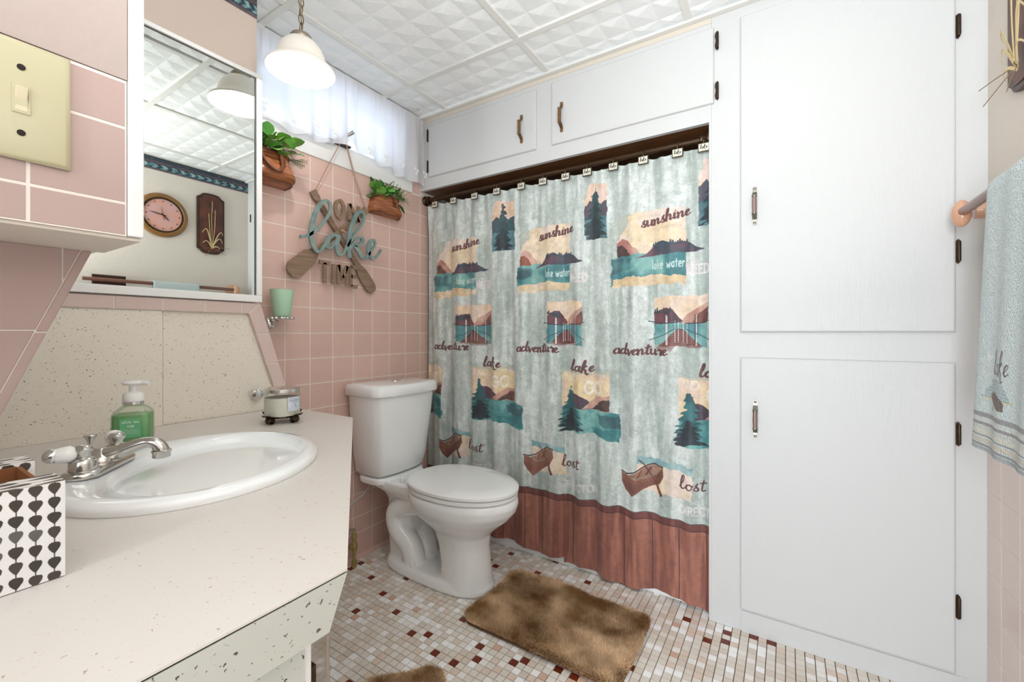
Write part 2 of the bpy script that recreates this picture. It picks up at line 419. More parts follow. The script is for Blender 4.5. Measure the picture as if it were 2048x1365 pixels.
# ------------------------------------------------------------------ raster painting for printed cloth
def vnoise(h, wd, cell, seed, octaves=4, stretch=(1, 1)):
    r = np.random.default_rng(seed); out = np.zeros((h, wd), np.float32); amp = 1; tot = 0
    for o in range(octaves):
        cy = max(2, int(h / (cell * stretch[0])) + 2); cx = max(2, int(wd / (cell * stretch[1])) + 2)
        g = r.random((cy + 1, cx + 1)).astype(np.float32)
        ys = np.linspace(0, cy - 1.001, h); xs = np.linspace(0, cx - 1.001, wd)
        yi = ys.astype(int); xi = xs.astype(int); fy = (ys - yi)[:, None]; fx = (xs - xi)[None, :]
        fy = fy * fy * (3 - 2 * fy); fx = fx * fx * (3 - 2 * fx)
        a = g[np.ix_(yi, xi)] * (1 - fx) + g[np.ix_(yi, xi + 1)] * fx
        b = g[np.ix_(yi + 1, xi)] * (1 - fx) + g[np.ix_(yi + 1, xi + 1)] * fx
        out += amp * (a * (1 - fy) + b * fy); tot += amp; amp *= 0.5; cell = max(2, cell / 2)
    return out / tot
def rgb(c):
    c = c.lstrip('#'); return np.array([int(c[i:i + 2], 16) / 255 for i in (0, 2, 4)], np.float32)

class Canvas:
    """u runs along +x of the image, v upwards, both in metres"""
    def __init__(s, u0, u1, v0, v1, ppm, base):
        s.u0, s.v1, s.ppm = u0, v1, ppm
        s.W = int((u1 - u0) * ppm); s.H = int((v1 - v0) * ppm)
        s.a = np.empty((s.H, s.W, 3), np.float32); s.a[:] = rgb(base)
        s.n1 = vnoise(s.H, s.W, 24, 3, 5) - 0.5; s.n2 = vnoise(s.H, s.W, 24, 4, 5) - 0.5
        s.n3 = vnoise(s.H, s.W, 60, 5, 5); s.n4 = vnoise(s.H, s.W, 90, 6, 5, (2.0, 0.25))
    def win(s, u0, u1, v0, v1):
        x0 = max(0, int((min(u0, u1) - s.u0) * s.ppm)); x1 = min(s.W, int((max(u0, u1) - s.u0) * s.ppm) + 2)
        y0 = max(0, int((s.v1 - max(v0, v1)) * s.ppm)); y1 = min(s.H, int((s.v1 - min(v0, v1)) * s.ppm) + 2)
        if x1 <= x0 or y1 <= y0: return None
        U, V = np.meshgrid(s.u0 + (np.arange(x0, x1) + 0.5) / s.ppm, s.v1 - (np.arange(y0, y1) + 0.5) / s.ppm)
        return (slice(y0, y1), slice(x0, x1)), U, V
    def comp(s, sl, m, c1, c2=None, alpha=1.0, key=None):
        c = rgb(c1) if c2 is None else None
        if c is None:
            k = (s.n3[sl] if key is None else key)
            k = np.clip((k - 0.35) / 0.3, 0, 1)[..., None]; c = rgb(c1) * (1 - k) + rgb(c2) * k
        m = (np.clip(m, 0, 1) * alpha)[..., None]
        s.a[sl] = s.a[sl] * (1 - m) + c * m
    def poly(s, pts, c1, c2=None, rough=0.006, alpha=1.0, key=None, soft=0):
        us = [p[0] for p in pts]; vs = [p[1] for p in pts]; g = rough * 2 + 0.004
        r = s.win(min(us) - g, max(us) + g, min(vs) - g, max(vs) + g)
        if r is None: return
        sl, U, V = r
        U = U + s.n1[sl] * rough * 2.5; V = V + s.n2[sl] * rough * 2.5
        ins = np.zeros(U.shape, bool); N = len(pts)
        for i in range(N):
            (x1, y1), (x2, y2) = pts[i], pts[(i + 1) % N]
            if y1 == y2: continue
            c = ((y1 > V) != (y2 > V)) & (U < (x2 - x1) * (V - y1) / (y2 - y1) + x1)
            ins ^= c
        s.comp(sl, ins.astype(np.float32), c1, c2, alpha, None if key is None else key[sl])
    def stroke(s, pts, wd, c, alpha=1.0, calli=0.0):
        for (x1, y1), (x2, y2) in zip(pts[:-1], pts[1:]):
            w_ = wd
            if calli:
                L = math.hypot(x2 - x1, y2 - y1) + 1e-9
                w_ = wd * (1 - calli + calli * abs((y2 - y1) / L)) if y2 < y1 else wd * (1 - calli)
            r = s.win(min(x1, x2) - w_, max(x1, x2) + w_, min(y1, y2) - w_, max(y1, y2) + w_)
            if r is None: continue
            sl, U, V = r; dx, dy = x2 - x1, y2 - y1; L2 = dx * dx + dy * dy + 1e-12
            t = np.clip(((U - x1) * dx + (V - y1) * dy) / L2, 0, 1)
            d = np.hypot(U - x1 - t * dx, V - y1 - t * dy)
            s.comp(sl, (w_ / 2 - d) * s.ppm + 0.5, c, None, alpha)
    def text(s, txt, font, u0, v0, u1, size, wd, c, alpha=1.0, calli=0.0, slope=0.0, slant=0.0):
        for st in word(txt, font, u0, v0, u1, size, slope, slant): s.stroke(st, wd, c, alpha, calli)
    def conifer(s, u, vb, vt, hw, c1, c2, n=7, alpha=1.0, seed=0):
        g = 0.01
        r = s.win(u - hw - g, u + hw + g, vb - g, vt + g)
        if r is None: return
        sl, U, V = r; t = np.clip((vt - V) / (vt - vb), 0, 1)
        ph = (t * n + 0.35 * np.sign(U - u)) % 1.0
        half = hw * (t ** 0.8) * (0.45 + 0.55 * ph) + 0.0015 + s.n1[sl] * hw * 0.55
        m = (np.abs(U - u) < half) & (V > vb + s.n2[sl] * 0.03) & (V < vt)
        s.comp(sl, m.astype(np.float32), c1, c2, alpha)
    def hill(s, u0, u1, vb, tops, c1, c2, rough=0.004):
        n = len(tops)
        pts = [(u0, vb)] + [(u0 + (u1 - u0) * i / (n - 1), h) for i, h in enumerate(tops)] + [(u1, vb)]
        s.poly(pts, c1, c2, rough)

TEXTCOL = '#5b2f30'
def paint_curtain():
    # u = -Y so that the print reads left to right for somebody in the room
    C = Canvas(-1.78, -0.18, -0.02, 1.82, 900, '#b9c4be')
    a = C.a
    k = np.clip((C.n4 - 0.35) / 0.3, 0, 1)[..., None]
    a[:] = rgb('#a3b0a9') * (1 - k) + rgb('#c9d1cd') * k
    sp = vnoise(C.H, C.W, 5, 77, 2)[..., None]; a += (sp - 0.5) * 0.10
    r_ = random.Random(5)
    for i in range(95):
        u = r_.uniform(-1.78, -0.2); v = r_.choice([1.62, 1.1, 1.13, 0.83, 0.66, 0.62, 0.33, 0.35]) + r_.uniform(-0.03, 0.05)
        h = r_.uniform(0.07, 0.16)
        C.conifer(u, v, v + h, h * 0.2, '#8d9b92', '#9dabA3'.lower(), 6, r_.uniform(0.2, 0.5))
    # three repeats of the print: (left edge, right edge) of every motif measured on the cloth
    sun = [(-1.63, -1.36), (-1.09, -0.835), (-0.615, -0.335)]
    for k_, (l, r) in enumerate(sun):
        w_ = r - l
        C.poly([(l, 1.55), (l + 0.3 * w_, 1.575), (r, 1.575), (r, 1.38), (l, 1.38)], '#d9c6ba', '#dfc8a4', 0.007)
        C.poly([(l + 0.25 * w_, 1.53), (r - 0.03, 1.52), (r, 1.40), (l + 0.2 * w_, 1.40)], '#dcc292', '#e0cbb0', 0.02, 0.7)
        C.poly([(l, 1.56), (l + 0.22 * w_, 1.572), (l + 0.14 * w_, 1.52), (l, 1.47)], '#8fa096', '#a9b3a8', 0.014, 0.8)
        C.hill(l - 0.0, l + 0.45 * w_, 1.385, [1.455, 1.475, 1.462, 1.435, 1.405, 1.388], '#a5655a', '#c79a8c', 0.006)
        C.hill(l, l + 0.30 * w_, 1.385, [1.44, 1.448, 1.43, 1.40, 1.39], '#3c2a2a', '#8a4a33', 0.006)
        C.sd = None
        r2 = C.win(l, r, 1.38, 1.5)
        if r2:
            sl, U, V = r2; C.comp(sl, (0.009 - np.hypot(U - (l + 0.52 * w_), V - 1.437)) * 900, '#f4e3c4')
        C.poly([(l - 0.02 * 1, 1.39), (l + 0.3 * w_, 1.405), (r, 1.392), (r, 1.285), (l - 0.025, 1.27)], '#2f6f76', '#6fa7a0', 0.006)
        C.poly([(l - 0.02, 1.385), (l + 0.25 * w_, 1.385), (l + 0.2 * w_, 1.34), (l - 0.02, 1.33)], '#28444b', '#3f7f83', 0.012, 0.8)
        C.poly([(l - 0.02, 1.30), (l + 0.5 * w_, 1.315), (r, 1.30), (r, 1.27), (l + 0.5 * w_, 1.272), (l - 0.02, 1.262)], '#d1b488', '#dccab0', 0.009)
        isl = [(l + 0.30 * w_, 1.383), (l + 0.45 * w_, 1.40), (l + 0.56 * w_, 1.435), (l + 0.68 * w_, 1.45), (l + 0.78 * w_, 1.438), (l + 0.86 * w_, 1.432), (l + 0.98 * w_, 1.438), (r + 0.02, 1.425), (r + 0.045, 1.405), (r + 0.07, 1.397), (r + 0.04, 1.39), (l + 0.6 * w_, 1.392)]
        C.poly(isl, '#2e3a48', '#5b3a4a', 0.004)
        for q in range(16):
            uu = l + (0.55 + 0.5 * q / 16) * w_; C.conifer(uu, 1.425, 1.441 + 0.006 * math.sin(q * 1.7), 0.005, '#28434e', '#2f3342', 3)
        C.text('sunshine', CUR, l + (0.38 if k_ else 0.36) * w_, 1.51, r + 0.02, 0.021, 0.0095, TEXTCOL, calli=0.55, slope=0.14)
        C.text('lake water', BLK, l + 0.52 * w_, 1.335, r - 0.002, 0.026, 0.0035, '#c9dcd8', 0.85)
        C.text('NEED', BLK, r + 0.004, 1.305, r + 0.088, 0.025, 0.0065, '#dccfd0', 0.85)
        C.text('my', BLK, r + 0.02, 1.345, r + 0.05, 0.016, 0.0025, '#dccfd0', 0.6)
    for l, r in [(-1.262, -1.127), (-0.759, -0.655), (-0.289, -0.16)]:
        C.poly([(l, 1.66), (l + 0.02, 1.74), (r, 1.72), (r, 1.60), (l, 1.60)], '#dcb795', '#dcc0b4', 0.006)
        C.poly([(l, 1.64), (r, 1.635), (r, 1.485), (l, 1.487)], '#2f5560', '#4f8088', 0.006)
        C.hill(l, r, 1.58, [1.63, 1.66, 1.64, 1.62, 1.645, 1.65], '#4a3a48', '#2d4f57', 0.006)
        C.conifer((l + r) / 2 - 0.005, 1.49, 1.72, 0.06, '#16282e', '#22454b', 7)
        C.conifer((l + r) / 2 - 0.005, 1.49, 1.60, 0.065, '#171b22', '#1c2c34', 4)
    for l, r in [(-1.495, -1.268), (-0.945, -0.771), (-0.460, -0.256)]:
        w_ = r - l; m_ = l + 0.52 * w_
        C.poly([(l, 1.22), (r, 1.22), (r, 1.11), (l, 1.11)], '#dfc1a0', '#e0c9b5', 0.005)
        C.hill(l, l + 0.6 * w_, 1.11, [1.155, 1.17, 1.178, 1.17, 1.14, 1.112], '#6d3b43', '#4a2f3a', 0.005)
        for q in range(8): C.conifer(l + (0.02 + 0.045 * q) * w_, 1.15, 1.172 + 0.006 * math.sin(q * 2), 0.006, '#2a3a42', '#2a3a42', 3)
        C.hill(l + 0.52 * w_, r, 1.112, [1.112, 1.15, 1.165, 1.178, 1.192], '#b07a68', '#c9a190', 0.005)
        C.hill(l + 0.72 * w_, r, 1.112, [1.115, 1.15, 1.175], '#8a4a3a', '#5c3533', 0.005)
        C.poly([(l, 1.112), (r, 1.112), (r, 1.015), (l, 1.025)], '#3c7d84', '#74aaa5', 0.005)
        C.poly([(m_ - 0.012, 1.088), (m_ + 0.012, 1.088), (r - 0.02, 1.02), (l + 0.08 * w_, 1.02)], '#5d2f2d', '#7d4b42', 0.002)
        for q in range(9):
            t = q / 9; v = 1.088 - 0.068 * t ** 1.4; hw = 0.012 + (0.5 * w_ - 0.04) * t ** 1.4
            C.stroke([(m_ - hw * 1.02, v), (m_ + hw * 0.9, v)], 0.0018, '#3d1f20', 0.7)
        C.poly([(l + 0.1 * w_, 1.028), (r - 0.02, 1.028), (r - 0.03, 1.012), (l + 0.05 * w_, 1.010)], '#c7cfca', '#7a4a44', 0.014, 0.55)
        for f, h in [(0.25, 1.145), (0.27, 1.14), (0.42, 1.12), (0.48, 1.115), (0.57, 1.115), (0.64, 1.12), (0.80, 1.142)]:
            C.stroke([(l + f * w_, h), (l + f * w_, 1.04 + abs(f - 0.52) * -0.05)], 0.0042 if abs(f - 0.52) > 0.2 else 0.0022, '#dcd3d2')
        C.stroke([(l + 0.785 * w_, 1.145), (l + 0.785 * w_, 1.03)], 0.003, '#2b2a33')
        C.stroke([(l - 0.022, 1.121), (l + 0.25 * w_, 1.113), (l + 0.45 * w_, 1.114)], 0.0036, '#2b3036')
        C.stroke([(l + 0.62 * w_, 1.113), (l + 0.85 * w_, 1.113), (r + 0.006, 1.122)], 0.0036, '#2b3036')
        C.stroke([(l - 0.02, 1.043), (l + 0.2 * w_, 1.068), (l + 0.42 * w_, 1.088)], 0.0028, '#2e4047')
        C.stroke([(l + 0.62 * w_, 1.09), (l + 0.85 * w_, 1.068), (r + 0.008, 1.045)], 0.0028, '#2e4047')
    for l, r in [(-1.649, -1.416), (-1.110, -0.888), (-0.628, -0.405)]:
        C.text('adventure', CUR, l, 0.985, r, 0.021, 0.0095, TEXTCOL, calli=0.5)
    for l in (-1.262, -0.754, -1.76):
        C.text('my favorite', BLK, l, 1.115, l + 0.20, 0.024, 0.002, '#d3dbd6', 0.55)
    for l, r, wr in [(-1.74, -1.60, -1.60), (-1.39, -1.127, -1.076), (-0.875, -0.642, -0.604), (-0.361, -0.15, -0.10)]:
        w_ = r - l
        C.poly([(l, 0.90), (r, 0.905), (r, 0.73), (l, 0.73)], '#dcc0aa', '#dfc593', 0.006)
        C.poly([(l, 0.91), (r, 0.92), (r + 0.01, 0.85), (r - 0.01, 0.885), (l, 0.892)], '#8d9d94', '#a9b3aa', 0.014, 0.6)
        C.hill(l + 0.2 * w_, l + 0.72 * w_, 0.735, [0.80, 0.80, 0.785, 0.765, 0.737], '#5c3040', '#35323f', 0.004)
        C.hill(l + 0.45 * w_, r, 0.737, [0.737, 0.765, 0.79, 0.80, 0.805], '#a4685b', '#c79684', 0.006)
        C.hill(l + 0.62 * w_, r, 0.737, [0.74, 0.76, 0.785, 0.79], '#7d3f2c', '#39302f', 0.006)
        C.poly([(l, 0.735), (r, 0.735), (wr, 0.72), (wr, 0.60), (l + 0.6 * w_, 0.628), (l, 0.625)], '#2a7077', '#6fada4', 0.006)
        C.poly([(l + 0.75 * w_, 0.72), (wr, 0.71), (wr, 0.66), (l + 0.8 * w_, 0.68)], '#274850', '#2f6a70', 0.012, 0.8)
        C.poly([(l + 0.6 * w_, 0.66), (wr, 0.66), (wr, 0.602), (l + 0.65 * w_, 0.625)], '#1f6167', '#2b7d80', 0.012, 0.7)
        tx = l + 0.19 * w_
        C.conifer(tx, 0.63, 0.84, 0.072, '#1c4a50', '#2b6a70', 8)
        C.conifer(tx, 0.63, 0.735, 0.072, '#171c24', '#1f3038', 5)
        C.text('GO', BLK, l + 0.48 * w_, 0.806, l + 0.86 * w_, 0.036, 0.012, '#eadfce', 0.75)
        C.text('AND', BLK, l + 0.05 * w_, 0.857, l + 0.36 * w_, 0.022, 0.004, '#e9dfd6', 0.7)
        C.text('things', BLK, l + 0.62 * w_, 0.882, l + 0.93 * w_, 0.013, 0.003, '#e4ddd4', 0.6)
    for l, r in [(-1.325, -1.213), (-0.83, -0.719), (-0.287, -0.18)]:
        C.text('lake', CUR, l, 0.903, r, 0.022, 0.010, TEXTCOL, calli=0.5, slant=0.1)
    boats = [(-1.612, -1.457), (-1.067, -0.916), (-0.593, -0.424)]
    pans = [(-1.533, -1.40), (-1.028, -0.86), (-0.529, -0.31)]
    for (l, r), (pl_, pr_) in zip(boats, pans):
        w_ = r - l
        C.poly([(pl_, 0.53), (pr_, 0.525), (pr_, 0.42), (l + 0.3 * w_, 0.42), (pl_, 0.46)], '#dcc7a8', '#ddc9bb', 0.010)
        C.poly([(pl_, 0.565), (pl_ + 0.08, 0.558), (pr_, 0.548), (pr_, 0.52), (pl_ + 0.1, 0.53), (pl_, 0.53)], '#5c929b', '#8fb2b4', 0.010, 0.9)
        P = lambda x, y: (l + x * w_, 0.39 + y * 0.14)
        hull = [P(0, .68), P(.12, .62), P(.35, .52), P(.62, .58), P(.85, .75), P(1.0, 1.0), P(1.02, .75), P(.92, .5), P(.75, .38), P(.5, .22), P(.28, .02), P(.1, .18), P(.0, .4)]
        C.poly(hull, '#6d3c2f', '#8a5343', 0.0015)
        ins = [P(.18, .62), P(.35, .72), P(.6, .92), P(.8, 1.02), P(.98, 1.0), P(.85, .78), P(.62, .62), P(.38, .56)]
        C.poly(ins, '#a57963', '#8f5f4b', 0.001)
        for q in (.12, .22, .32): C.stroke([P(.05, .5 - q * .6), P(.35, .42 - q * .7), P(.8, .62 - q * .5)], 0.0016, '#4a271f', 0.7)
        C.stroke([P(0, .70), P(.14, .66), P(.35, .76), P(.6, .95), P(.8, 1.05), P(1.0, 1.02)], 0.005, '#3c2420')
        C.stroke([P(.1, .64), P(.35, .54), P(.62, .60), P(.86, .78), P(1.0, 1.0)], 0.004, '#7b6a4c')
        C.stroke([P(.42, .6), P(.5, .82)], 0.003, '#4a271f'); C.stroke([P(.6, .68), P(.72, .92)], 0.005, '#4a271f')
        C.stroke([P(.45, 1.12), P(.55, 1.0), P(.82, .5)], 0.004, '#4b2b22'); C.poly([P(.80, .52), P(.86, .54), P(1.0, .18), P(.93, .14)], '#6d3c2f', '#5b2f26', 0.001)
    for l, r in [(-1.416, -1.325), (-0.875, -0.785), (-0.357, -0.262)]:
        C.text('lost', CUR, l, 0.462, r, 0.023, 0.0065, TEXTCOL, calli=0.4)
    for l, r in [(-1.406, -1.20), (-0.870, -0.70), (-0.357, -0.19)]:
        C.text('DIRECTION', BLK, l, 0.366, r, 0.022, 0.006, '#d9d4d2', 0.75)
        C.text('the', BLK, l + 0.02, 0.41, l + 0.07, 0.016, 0.002, '#d9d4d2', 0.55)
    # printed plank border
    r = C.win(-1.78, -0.18, -0.02, 0.33)
    sl, U, V = r; Vw = V + 0 * U
    wood = vnoise(C.H, C.W, 40, 21, 5, (4, 0.35))[sl]
    C.comp(sl, (Vw < 0.305).astype(np.float32), '#84483a', '#a4634f', 1.0, wood)
    C.comp(sl, ((Vw < 0.332) & (Vw > 0.304)).astype(np.float32), '#5d2c28', '#723a34', 1.0, wood)
    for v in (0.332, 0.304): C.stroke([(-1.78, v), (-0.18, v)], 0.003, '#2b1518', 0.9)
    for i, y in enumerate([1.66, 1.545, 1.43, 1.315, 1.199, 1.062, 0.975, 0.821, 0.696, 0.582, 0.468, 0.360, 0.259]):
        C.stroke([(-y, 0.303), (-y + 0.002, 0.12), (-y, -0.02)], 0.003, '#2b1518', 0.9)
    n = vnoise(C.H, C.W, 16, 91, 4)[..., None] - 0.5; n2 = vnoise(C.H, C.W, 5, 92, 2)[..., None] - 0.5
    lum = C.a.mean(2, keepdims=True)
    C.a[:] = C.a * (1 + n * 0.22 + n2 * 0.10)
    C.a[:] = C.a * 0.90 + lum * 0.10
    C.a[:] = C.a + (1 - C.a) * 0.06
    return C

# ------------------------------------------------------------------ setting: floor
floor = struct('floor', (0.4, 0.6, 0))
MB().box(XF - 0.3, 2.6, YD - 0.1, YA + 0.1, -0.05, -0.004).build('floor_base', mat('brown_floor_grout', '#594a3e', rough=0.9), floor)
PX, PY = 0.0264, 0.0272
tile_cols = [('#e0d8cd', 5), ('#dacec1', 3), ('#e6dfd7', 5), ('#dfccbd', 1.5), ('#d8ccbf', 3), ('#fbfafa', 3.8), ('#efebe6', 3.5), ('#e3dcd2', 4), ('#d2b09b', 0.5)]
TM = [mat('mosaic_tone_%s' % 'abcdefghi'[i], c, rough=0.32) for i, (c, _) in enumerate(tile_cols)] + [mat('mosaic_brown', '#6e2a18', rough=0.3)]
wts = [x for _, x in tile_cols]
G = 0.0008
def tile_geo(cx, cy):
    hx, hy = PX / 2 - G, PY / 2 - G; b = 0.0007
    return ([(cx - hx, cy - hy, -0.004), (cx + hx, cy - hy, -0.004), (cx + hx, cy + hy, -0.004), (cx - hx, cy + hy, -0.004),
             (cx - hx + b, cy - hy + b, 0), (cx + hx - b, cy - hy + b, 0), (cx + hx - b, cy + hy - b, 0), (cx - hx + b, cy + hy - b, 0)],
            [(4, 5, 6, 7), (0, 1, 5, 4), (1, 2, 6, 5), (2, 3, 7, 6), (3, 0, 4, 7)])
def depth_of(x, y): return x * math.cos(YAW) + y * math.sin(YAW)
cells = []
ix0, ix1 = int((-0.95 - 1.271) / PX), int((1.83 - 1.271) / PX)
iy0, iy1 = int((YD - 0.14) / PY) + 1, int((YA - 0.14) / PY)
tr = random.Random(3)
red_set = set()
for (x, y) in [(1.271, 1.016), (1.194, 0.885), (1.089, 0.912), (1.192, 0.75), (1.246, 0.614), (1.378, 0.422), (1.741, 0.715)]:
    red_set.add((round((x - 1.271) / PX), round((y - 0.14) / PY - 0.5)))
for ix in range(ix0, ix1 + 1):
    for iy in range(iy0, iy1 + 1):
        cx = 1.271 + ix * PX; cy = 0.14 + (iy + 0.5) * PY
        if cx > XB and cy < 0.25: continue
        k = tr.choices(range(9), wts)[0]
        block = (ix % 5 == (iy // 5) * 2 % 5) and (iy % 5 == 1)
        if (ix, iy) in red_set or (block and tr.random() < 0.36) or tr.random() < 0.012: k = 9
        cells.append((cx, cy, k))
def screen(x, y, z=0):
    d = depth_of(x, y)
    if d < 0.2: return None
    return (1024 + 864.8 * (x * math.sin(YAW) - y * math.cos(YAW)) / d, 666.35 + 864.8 * (CAM_Z - z) / d, d)
def in_frame(c):
    s = screen(c[0], c[1])
    if not s or not (640 < s[0] < 1900 and s[1] < 1365): return None
    if 1.26 < c[0] < 1.64 and 0.43 < c[1] < 1.03: return None
    return s[2]
vis = sorted([c for c in cells if in_frame(c)], key=in_frame)[:300]
vs_ = set((c[0], c[1]) for c in vis)
protos = []
for k in range(10):
    m_ = MB(); m_.add(*tile_geo(0, 0)); me = bpy.data.meshes.new('mosaic_tile'); me.from_pydata(m_.v, [], m_.f); me.materials.append(TM[k]); protos.append(me)
for c in vis: inst('mosaic_tile', protos[c[2]], (c[0], c[1], 0), floor)
m_ = MB()
for c in cells:
    if (c[0], c[1]) not in vs_: m_.add(*tile_geo(c[0], c[1]), mi=c[2])
o = m_.build('mosaic_tiles', TM, floor, origin=(0.4, 0.6, 0)); o['kind'] = 'stuff'

# ------------------------------------------------------------------ ceiling
ceil = struct('ceiling', (0.4, 0.6, ZC))
MB().box(XF - 0.05, XB + 0.02, YD - 0.05, YA + 0.05, ZC + 0.03, ZC + 0.06).build('ceiling_deck', M_dark, ceil)
gx = [0.885 + 0.606 * k for k in (-3, -2, -1, 0, 1)]; gy = [0.314 + 0.606 * k for k in (-1, 0, 1, 2)]
def ceil_panel(x0, x1, y0, y1):
    c = 0.101; m = MB(); z0 = ZC + 0.010
    def split(a, b, g0):
        ks = [a] + [g0 + c * k for k in range(-30, 30) if a + 1e-3 < g0 + c * k < b - 1e-3] + [b]; return ks
    xs, ys = split(x0, x1, 0.885), split(y0, y1, 0.314)
    nx, ny = len(xs), len(ys)
    V = [(x, y, z0) for y in ys for x in xs]; F = []
    for j in range(ny - 1):
        for i in range(nx - 1):
            w_, h_ = xs[i + 1] - xs[i], ys[j + 1] - ys[j]
            a, b_, c_, d_ = j * nx + i, j * nx + i + 1, (j + 1) * nx + i + 1, (j + 1) * nx + i
            V.append(((xs[i] + xs[i + 1]) / 2 - w_ * 0.18, (ys[j] + ys[j + 1]) / 2 + h_ * 0.1, z0 - 0.0065)); p = len(V) - 1
            F += [(a, b_, p), (b_, c_, p), (c_, d_, p), (d_, a, p)]
    m.add(V, F); return m
xe = [XF] + gx + [XB]; ye = [YD] + gy + [YA]
xe = sorted(x for x in xe if XF <= x <= XB); ye = sorted(y for y in ye if YD <= y <= YA)
pan_cache = {}
for i in range(len(xe) - 1):
    for j in range(len(ye) - 1):
        ceil_panel(xe[i], xe[i + 1], ye[j], ye[j + 1]).build('ceiling_panel', M_ceil, ceil)
for x in gx:
    if XF < x < XB: MB().box(x - 0.012, x + 0.012, YD, YA, ZC - 0.0005, ZC + 0.012).build('grid_bar', M_tbar, ceil)
for y in gy:
    for i in range(len(xe) - 1):
        a_, b_ = xe[i] + 0.0122, xe[i + 1] - 0.0122
        MB().box(a_, b_, y - 0.012, y + 0.012, ZC, ZC + 0.012).build('grid_bar', M_tbar, ceil)
MB().box(XB - 0.022, XB + 0.004, YD, YA, ZC - 0.010, ZC - 0.0008).build('edge_moulding', M_tbar, ceil)
MB().box(0.80, XB - 0.022, YA - 0.02, YA, ZC - 0.006, ZC - 0.0008).build('edge_moulding', M_tbar, ceil)

# ------------------------------------------------------------------ wall tiles
def tile_mesh(w_, h_, axis='y', mt=M_pink, d=0.0022, g=0.0011, b=0.0012, mesh_only=True):
    """a glazed tile lying in the xz plane (axis y, facing -y) or yz/-x etc., centred on the origin"""
    hx, hz = w_ / 2 - g, h_ / 2 - g
    vs = [(-hx, 0, -hz), (hx, 0, -hz), (hx, 0, hz), (-hx, 0, hz), (-hx + b, -d, -hz + b), (hx - b, -d, -hz + b), (hx - b, -d, hz - b), (-hx + b, -d, hz - b)]
    fs = [(4, 5, 6, 7), (0, 1, 5, 4), (1, 2, 6, 5), (2, 3, 7, 6), (3, 0, 4, 7)]
    if axis == '-y': vs = [(-x, -y, z) for x, y, z in vs]
    me = bpy.data.meshes.new('wall_tile'); me.from_pydata(vs, [], fs); me.materials.append(mt)
    return me
_tc = {}
def wall_tile(par, x0, x1, z0, z1, y, axis='y', mt=M_pink, name='wall_tile'):
    key = (round(x1 - x0, 4), round(z1 - z0, 4), axis, mt.name)
    if key not in _tc: _tc[key] = tile_mesh(x1 - x0, z1 - z0, axis, mt)
    return inst(name, _tc[key], ((x0 + x1) / 2, y, (z0 + z1) / 2), par)

wall_back = struct('wall_back', (1.3, YA + 0.05, 0))
zt = 1.835
WX0, WX1, WZ0, WZ1 = 0.86, 1.60, 1.925, 2.19     # window opening
TH = 0.006
b = MB()
y0, y1 = YA + 0.0008, YA + 0.12
b.box(0.70, 2.55, y0, y1, -0.05, WZ0); b.box(0.70, 2.55, y0, y1, WZ1, ZC + 0.05)
b.box(0.70, WX0, y0, y1, WZ0, WZ1); b.box(WX1, 2.55, y0, y1, WZ0, WZ1)
b.build('wall_core', M_grout, wall_back)
X0 = 0.9918
zl = [1.7308 - T * j for j in range(-1, 15)]
zb = [1.8403] + zl[1:] + [0.122, 0.0]
for i in range(-2, 8):
    a_, c_ = X0 + T * i, X0 + T * (i + 1)
    if i == 7: c_ = 1.83
    for k in range(len(zb) - 1):
        z1_, z0_ = zb[k], zb[k + 1]
        if c_ < 0.90 and z1_ < 0.8: continue
        if k == 0 and i < 7: z1_ = 1.835
        wall_tile(wall_back, a_, c_, z0_, z1_, YA + 0.0022)
# narrow pink pieces beside the window apron, up to the ceiling
for z0_, z1_ in [(1.8403, 1.95), (1.95, 2.06), (2.06, 2.17), (2.17, ZC)]:
    wall_tile(wall_back, 1.695, 1.758, z0_, z1_, YA + 0.0022)
# cove bottom edge
MB().prism([(YA + 0.001, 0.02), (YA - 0.012, 0.0), (YA + 0.001, 0.0)], 1.2, 1.80, 'x').build('cove_edge', M_pink, wall_back)

win = struct('window_1', (1.23, YA, 1.835))
MB().box(0.80, 1.692, YA - 0.010, YA + 0.004, 1.835, 1.925).box(0.80, 0.86, YA - 0.010, YA + 0.004, 1.925, ZC).box(1.60, 1.692, YA - 0.010, YA + 0.004, 1.925, ZC).box(0.86, 1.60, YA - 0.010, YA + 0.004, 2.19, ZC - 0.001).build('window_casing', M_whitetrim, win, bevel=0.002)
MB().box(0.86, 1.60, YA + 0.01, YA + 0.10, 1.925, 1.94).build('window_sill', M_whitetrim, win)
b = MB(); ya, yb = YA + 0.06, YA + 0.09
b.box(0.86, 1.60, ya, yb, 1.94, 1.965); b.box(0.86, 1.60, ya, yb, 2.165, 2.19); b.box(0.86, 0.885, ya, yb, 1.965, 2.165); b.box(1.575, 1.60, ya, yb, 1.965, 2.165)
b.build('sash_frame', M_frame, win)
MB().box(0.885, 1.575, YA + 0.072, YA + 0.076, 1.965, 2.165).build('window_pane', thin_glass('window_glass', (0.95, 0.98, 1.0)), win)
b = MB(); b.box(1.17, 1.285, YA - 0.03, YA + 0.02, 1.926, 1.934, 1)
b.tube([(1.235, YA - 0.02, 1.95), (1.25, YA - 0.045, 1.965), (1.268, YA - 0.07, 1.985)], [0.006, 0.007, 0.008], 10, 0)
b.sphere((1.235, YA - 0.012, 1.948), 0.016, 12, 8, (1.4, 0.8, 0.8), 0)
b.build('window_latch', [mat('grey_cast_metal', '#a7a6a2', rough=0.35, metal=0.7), mat('black_seal', '#3a3a3a', rough=0.6)], win, smooth=True)

